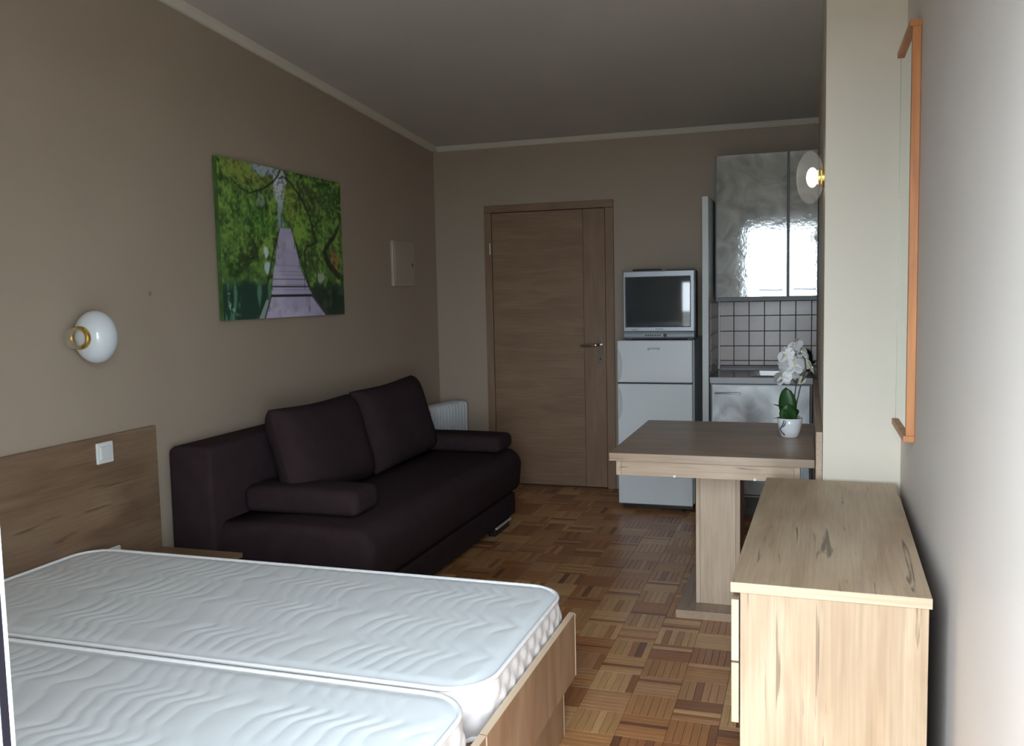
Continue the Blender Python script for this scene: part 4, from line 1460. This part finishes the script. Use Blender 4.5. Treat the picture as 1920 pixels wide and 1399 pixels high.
b_.inputs['Emission Strength'].default_value = 3.0
obj('bulb', ellipsoid((LX - 0.044, LY, LZ), 0.022, 0.038, 0.038, 24, 16), em, l2, smooth=True)

# ------------------------------------------------------------------ mirror on the right wall
mi = thing('wall_mirror', 'tall narrow mirror in an orange wood frame on the right wall', 'mirror', (2.97, -3.0, 0.93))
ORW = wood('mirror_frame_wood_', (206, 140, 84), (180, 112, 62), 'Z', cracks=0.1)
MY0, MY1, MZ0, MZ1 = -3.205, -2.790, 0.935, 2.195
obj('frame_side', box(2.9435, 2.969, MY0, MY0 + 0.014, MZ0, MZ1, 0.001), ORW, mi)
obj('mirror_edge', box(2.9470, 2.969, MY1 - 0.0135, MY1 - 0.010, MZ0, MZ1), plain('glass_edge_green', (150, 165, 155), 0.2), mi)
obj('frame_top', box(2.936, 2.969, MY0, MY1, MZ1 + 0.0005, MZ1 + 0.020, 0.001), ORW, mi)
obj('frame_bottom', box(2.936, 2.969, MY0, MY1, MZ0 - 0.020, MZ0 - 0.0005, 0.001), ORW, mi)
mm_, nt, b_ = new_mat('mirror_glass')
b_.inputs['Base Color'].default_value = (0.86, 0.92, 0.87, 1)
b_.inputs['Metallic'].default_value = 1.0
b_.inputs['Roughness'].default_value = 0.015
obj('mirror_glass', box(2.9475, 2.952, MY0 + 0.016, MY1 - 0.0145, MZ0 + 0.001, MZ1 - 0.001), mm_, mi)
obj('mirror_edge', box(2.9430, 2.9520, MY0 + 0.0142, MY0 + 0.0158, MZ0 + 0.001, MZ1 - 0.001), MATS['black_plastic'], mi)  # thin black strip between the near frame board and the glass
obj('backing_board', box(2.9525, 2.969, MY0 + 0.0145, MY1 - 0.0145, MZ0 + 0.001, MZ1 - 0.001), plain('fibreboard', (112, 84, 60), 0.9), mi)

# ------------------------------------------------------------------ dresser in the right foreground
ANG = -math.atan2(0.030, 1.285)
dr = thing('dresser', 'light oak chest of drawers along the right wall in the foreground', 'dresser', (2.712, -3.441, 0), rz=ANG)
HL, HW = 0.640, 0.224          # half length (local y), half width (local x)
obj('top_board', box(-HW, HW, -HL, HL, 0.6745, 0.700, 0.0012), wood('dresser_oak_', (192, 171, 144), (168, 143, 115), 'Y', cracks=0.6, thr=0.635), dr, local=True)
obj('edge_band', box(-HW, HW, -HL - 0.0008, -HL - 0.0001, 0.6755, 0.699), wood('dresser_oak_', (206, 186, 160), (188, 164, 136), 'X', cracks=0.2), dr, local=True)
DZ = wood('dresser_oak_', (192, 171, 144), (168, 143, 115), 'Z', cracks=0.5, thr=0.635)
obj('side_panel', box(-HW + 0.022, HW - 0.006, -HL + 0.006, -HL + 0.024, 0.0, 0.674, 0.001), DZ, dr, local=True)
obj('side_panel', box(-HW + 0.022, HW - 0.006, HL - 0.024, HL - 0.006, 0.0, 0.674, 0.001), DZ, dr, local=True)
obj('back_panel', box(HW - 0.014, HW - 0.008, -HL + 0.0245, HL - 0.0245, 0.05, 0.674), MATS['fibreboard'], dr, local=True)
obj('carcass', box(-HW + 0.026, HW - 0.0145, -HL + 0.0245, HL - 0.0245, 0.06, 0.660), MATS['fibreboard'], dr, local=True)
DY = wood('dresser_oak_', (192, 171, 144), (168, 143, 115), 'Y', cracks=0.6, thr=0.635)
for (za, zb) in ((0.500, 0.655), (0.343, 0.495)):
    for (ya, yb) in ((-HL + 0.006, -0.002), (0.002, HL - 0.006)):
        obj('drawer_front', box(-HW + 0.001, -HW + 0.019, ya, yb, za, zb, 0.001), DY, dr, local=True)
for (za, zb) in ((0.500, 0.655), (0.343, 0.495)):
    obj('edge_band', box(-HW + 0.0015, -HW + 0.0185, -HL + 0.0051, -HL + 0.0058, za + 0.001, zb - 0.001), wood('dresser_oak_edge_', (206, 186, 160), (188, 164, 136), 'Z', cracks=0.0), dr, local=True)
for (ya, yb) in ((-HL + 0.03, -0.002), (0.002, HL - 0.03)):
    obj('recessed_door', box(-HW + 0.0195, -HW + 0.0255, ya, yb, 0.07, 0.338, 0.001), DY, dr, local=True)
obj('grip_rail', box(-HW + 0.0195, -HW + 0.0255, -HL + 0.03, HL - 0.03, 0.658, 0.672), MATS['dark_metal'], dr, local=True)
obj('plinth', box(-HW + 0.03, -HW + 0.045, -HL + 0.0245, HL - 0.0245, 0.0, 0.0595), DY, dr, local=True)
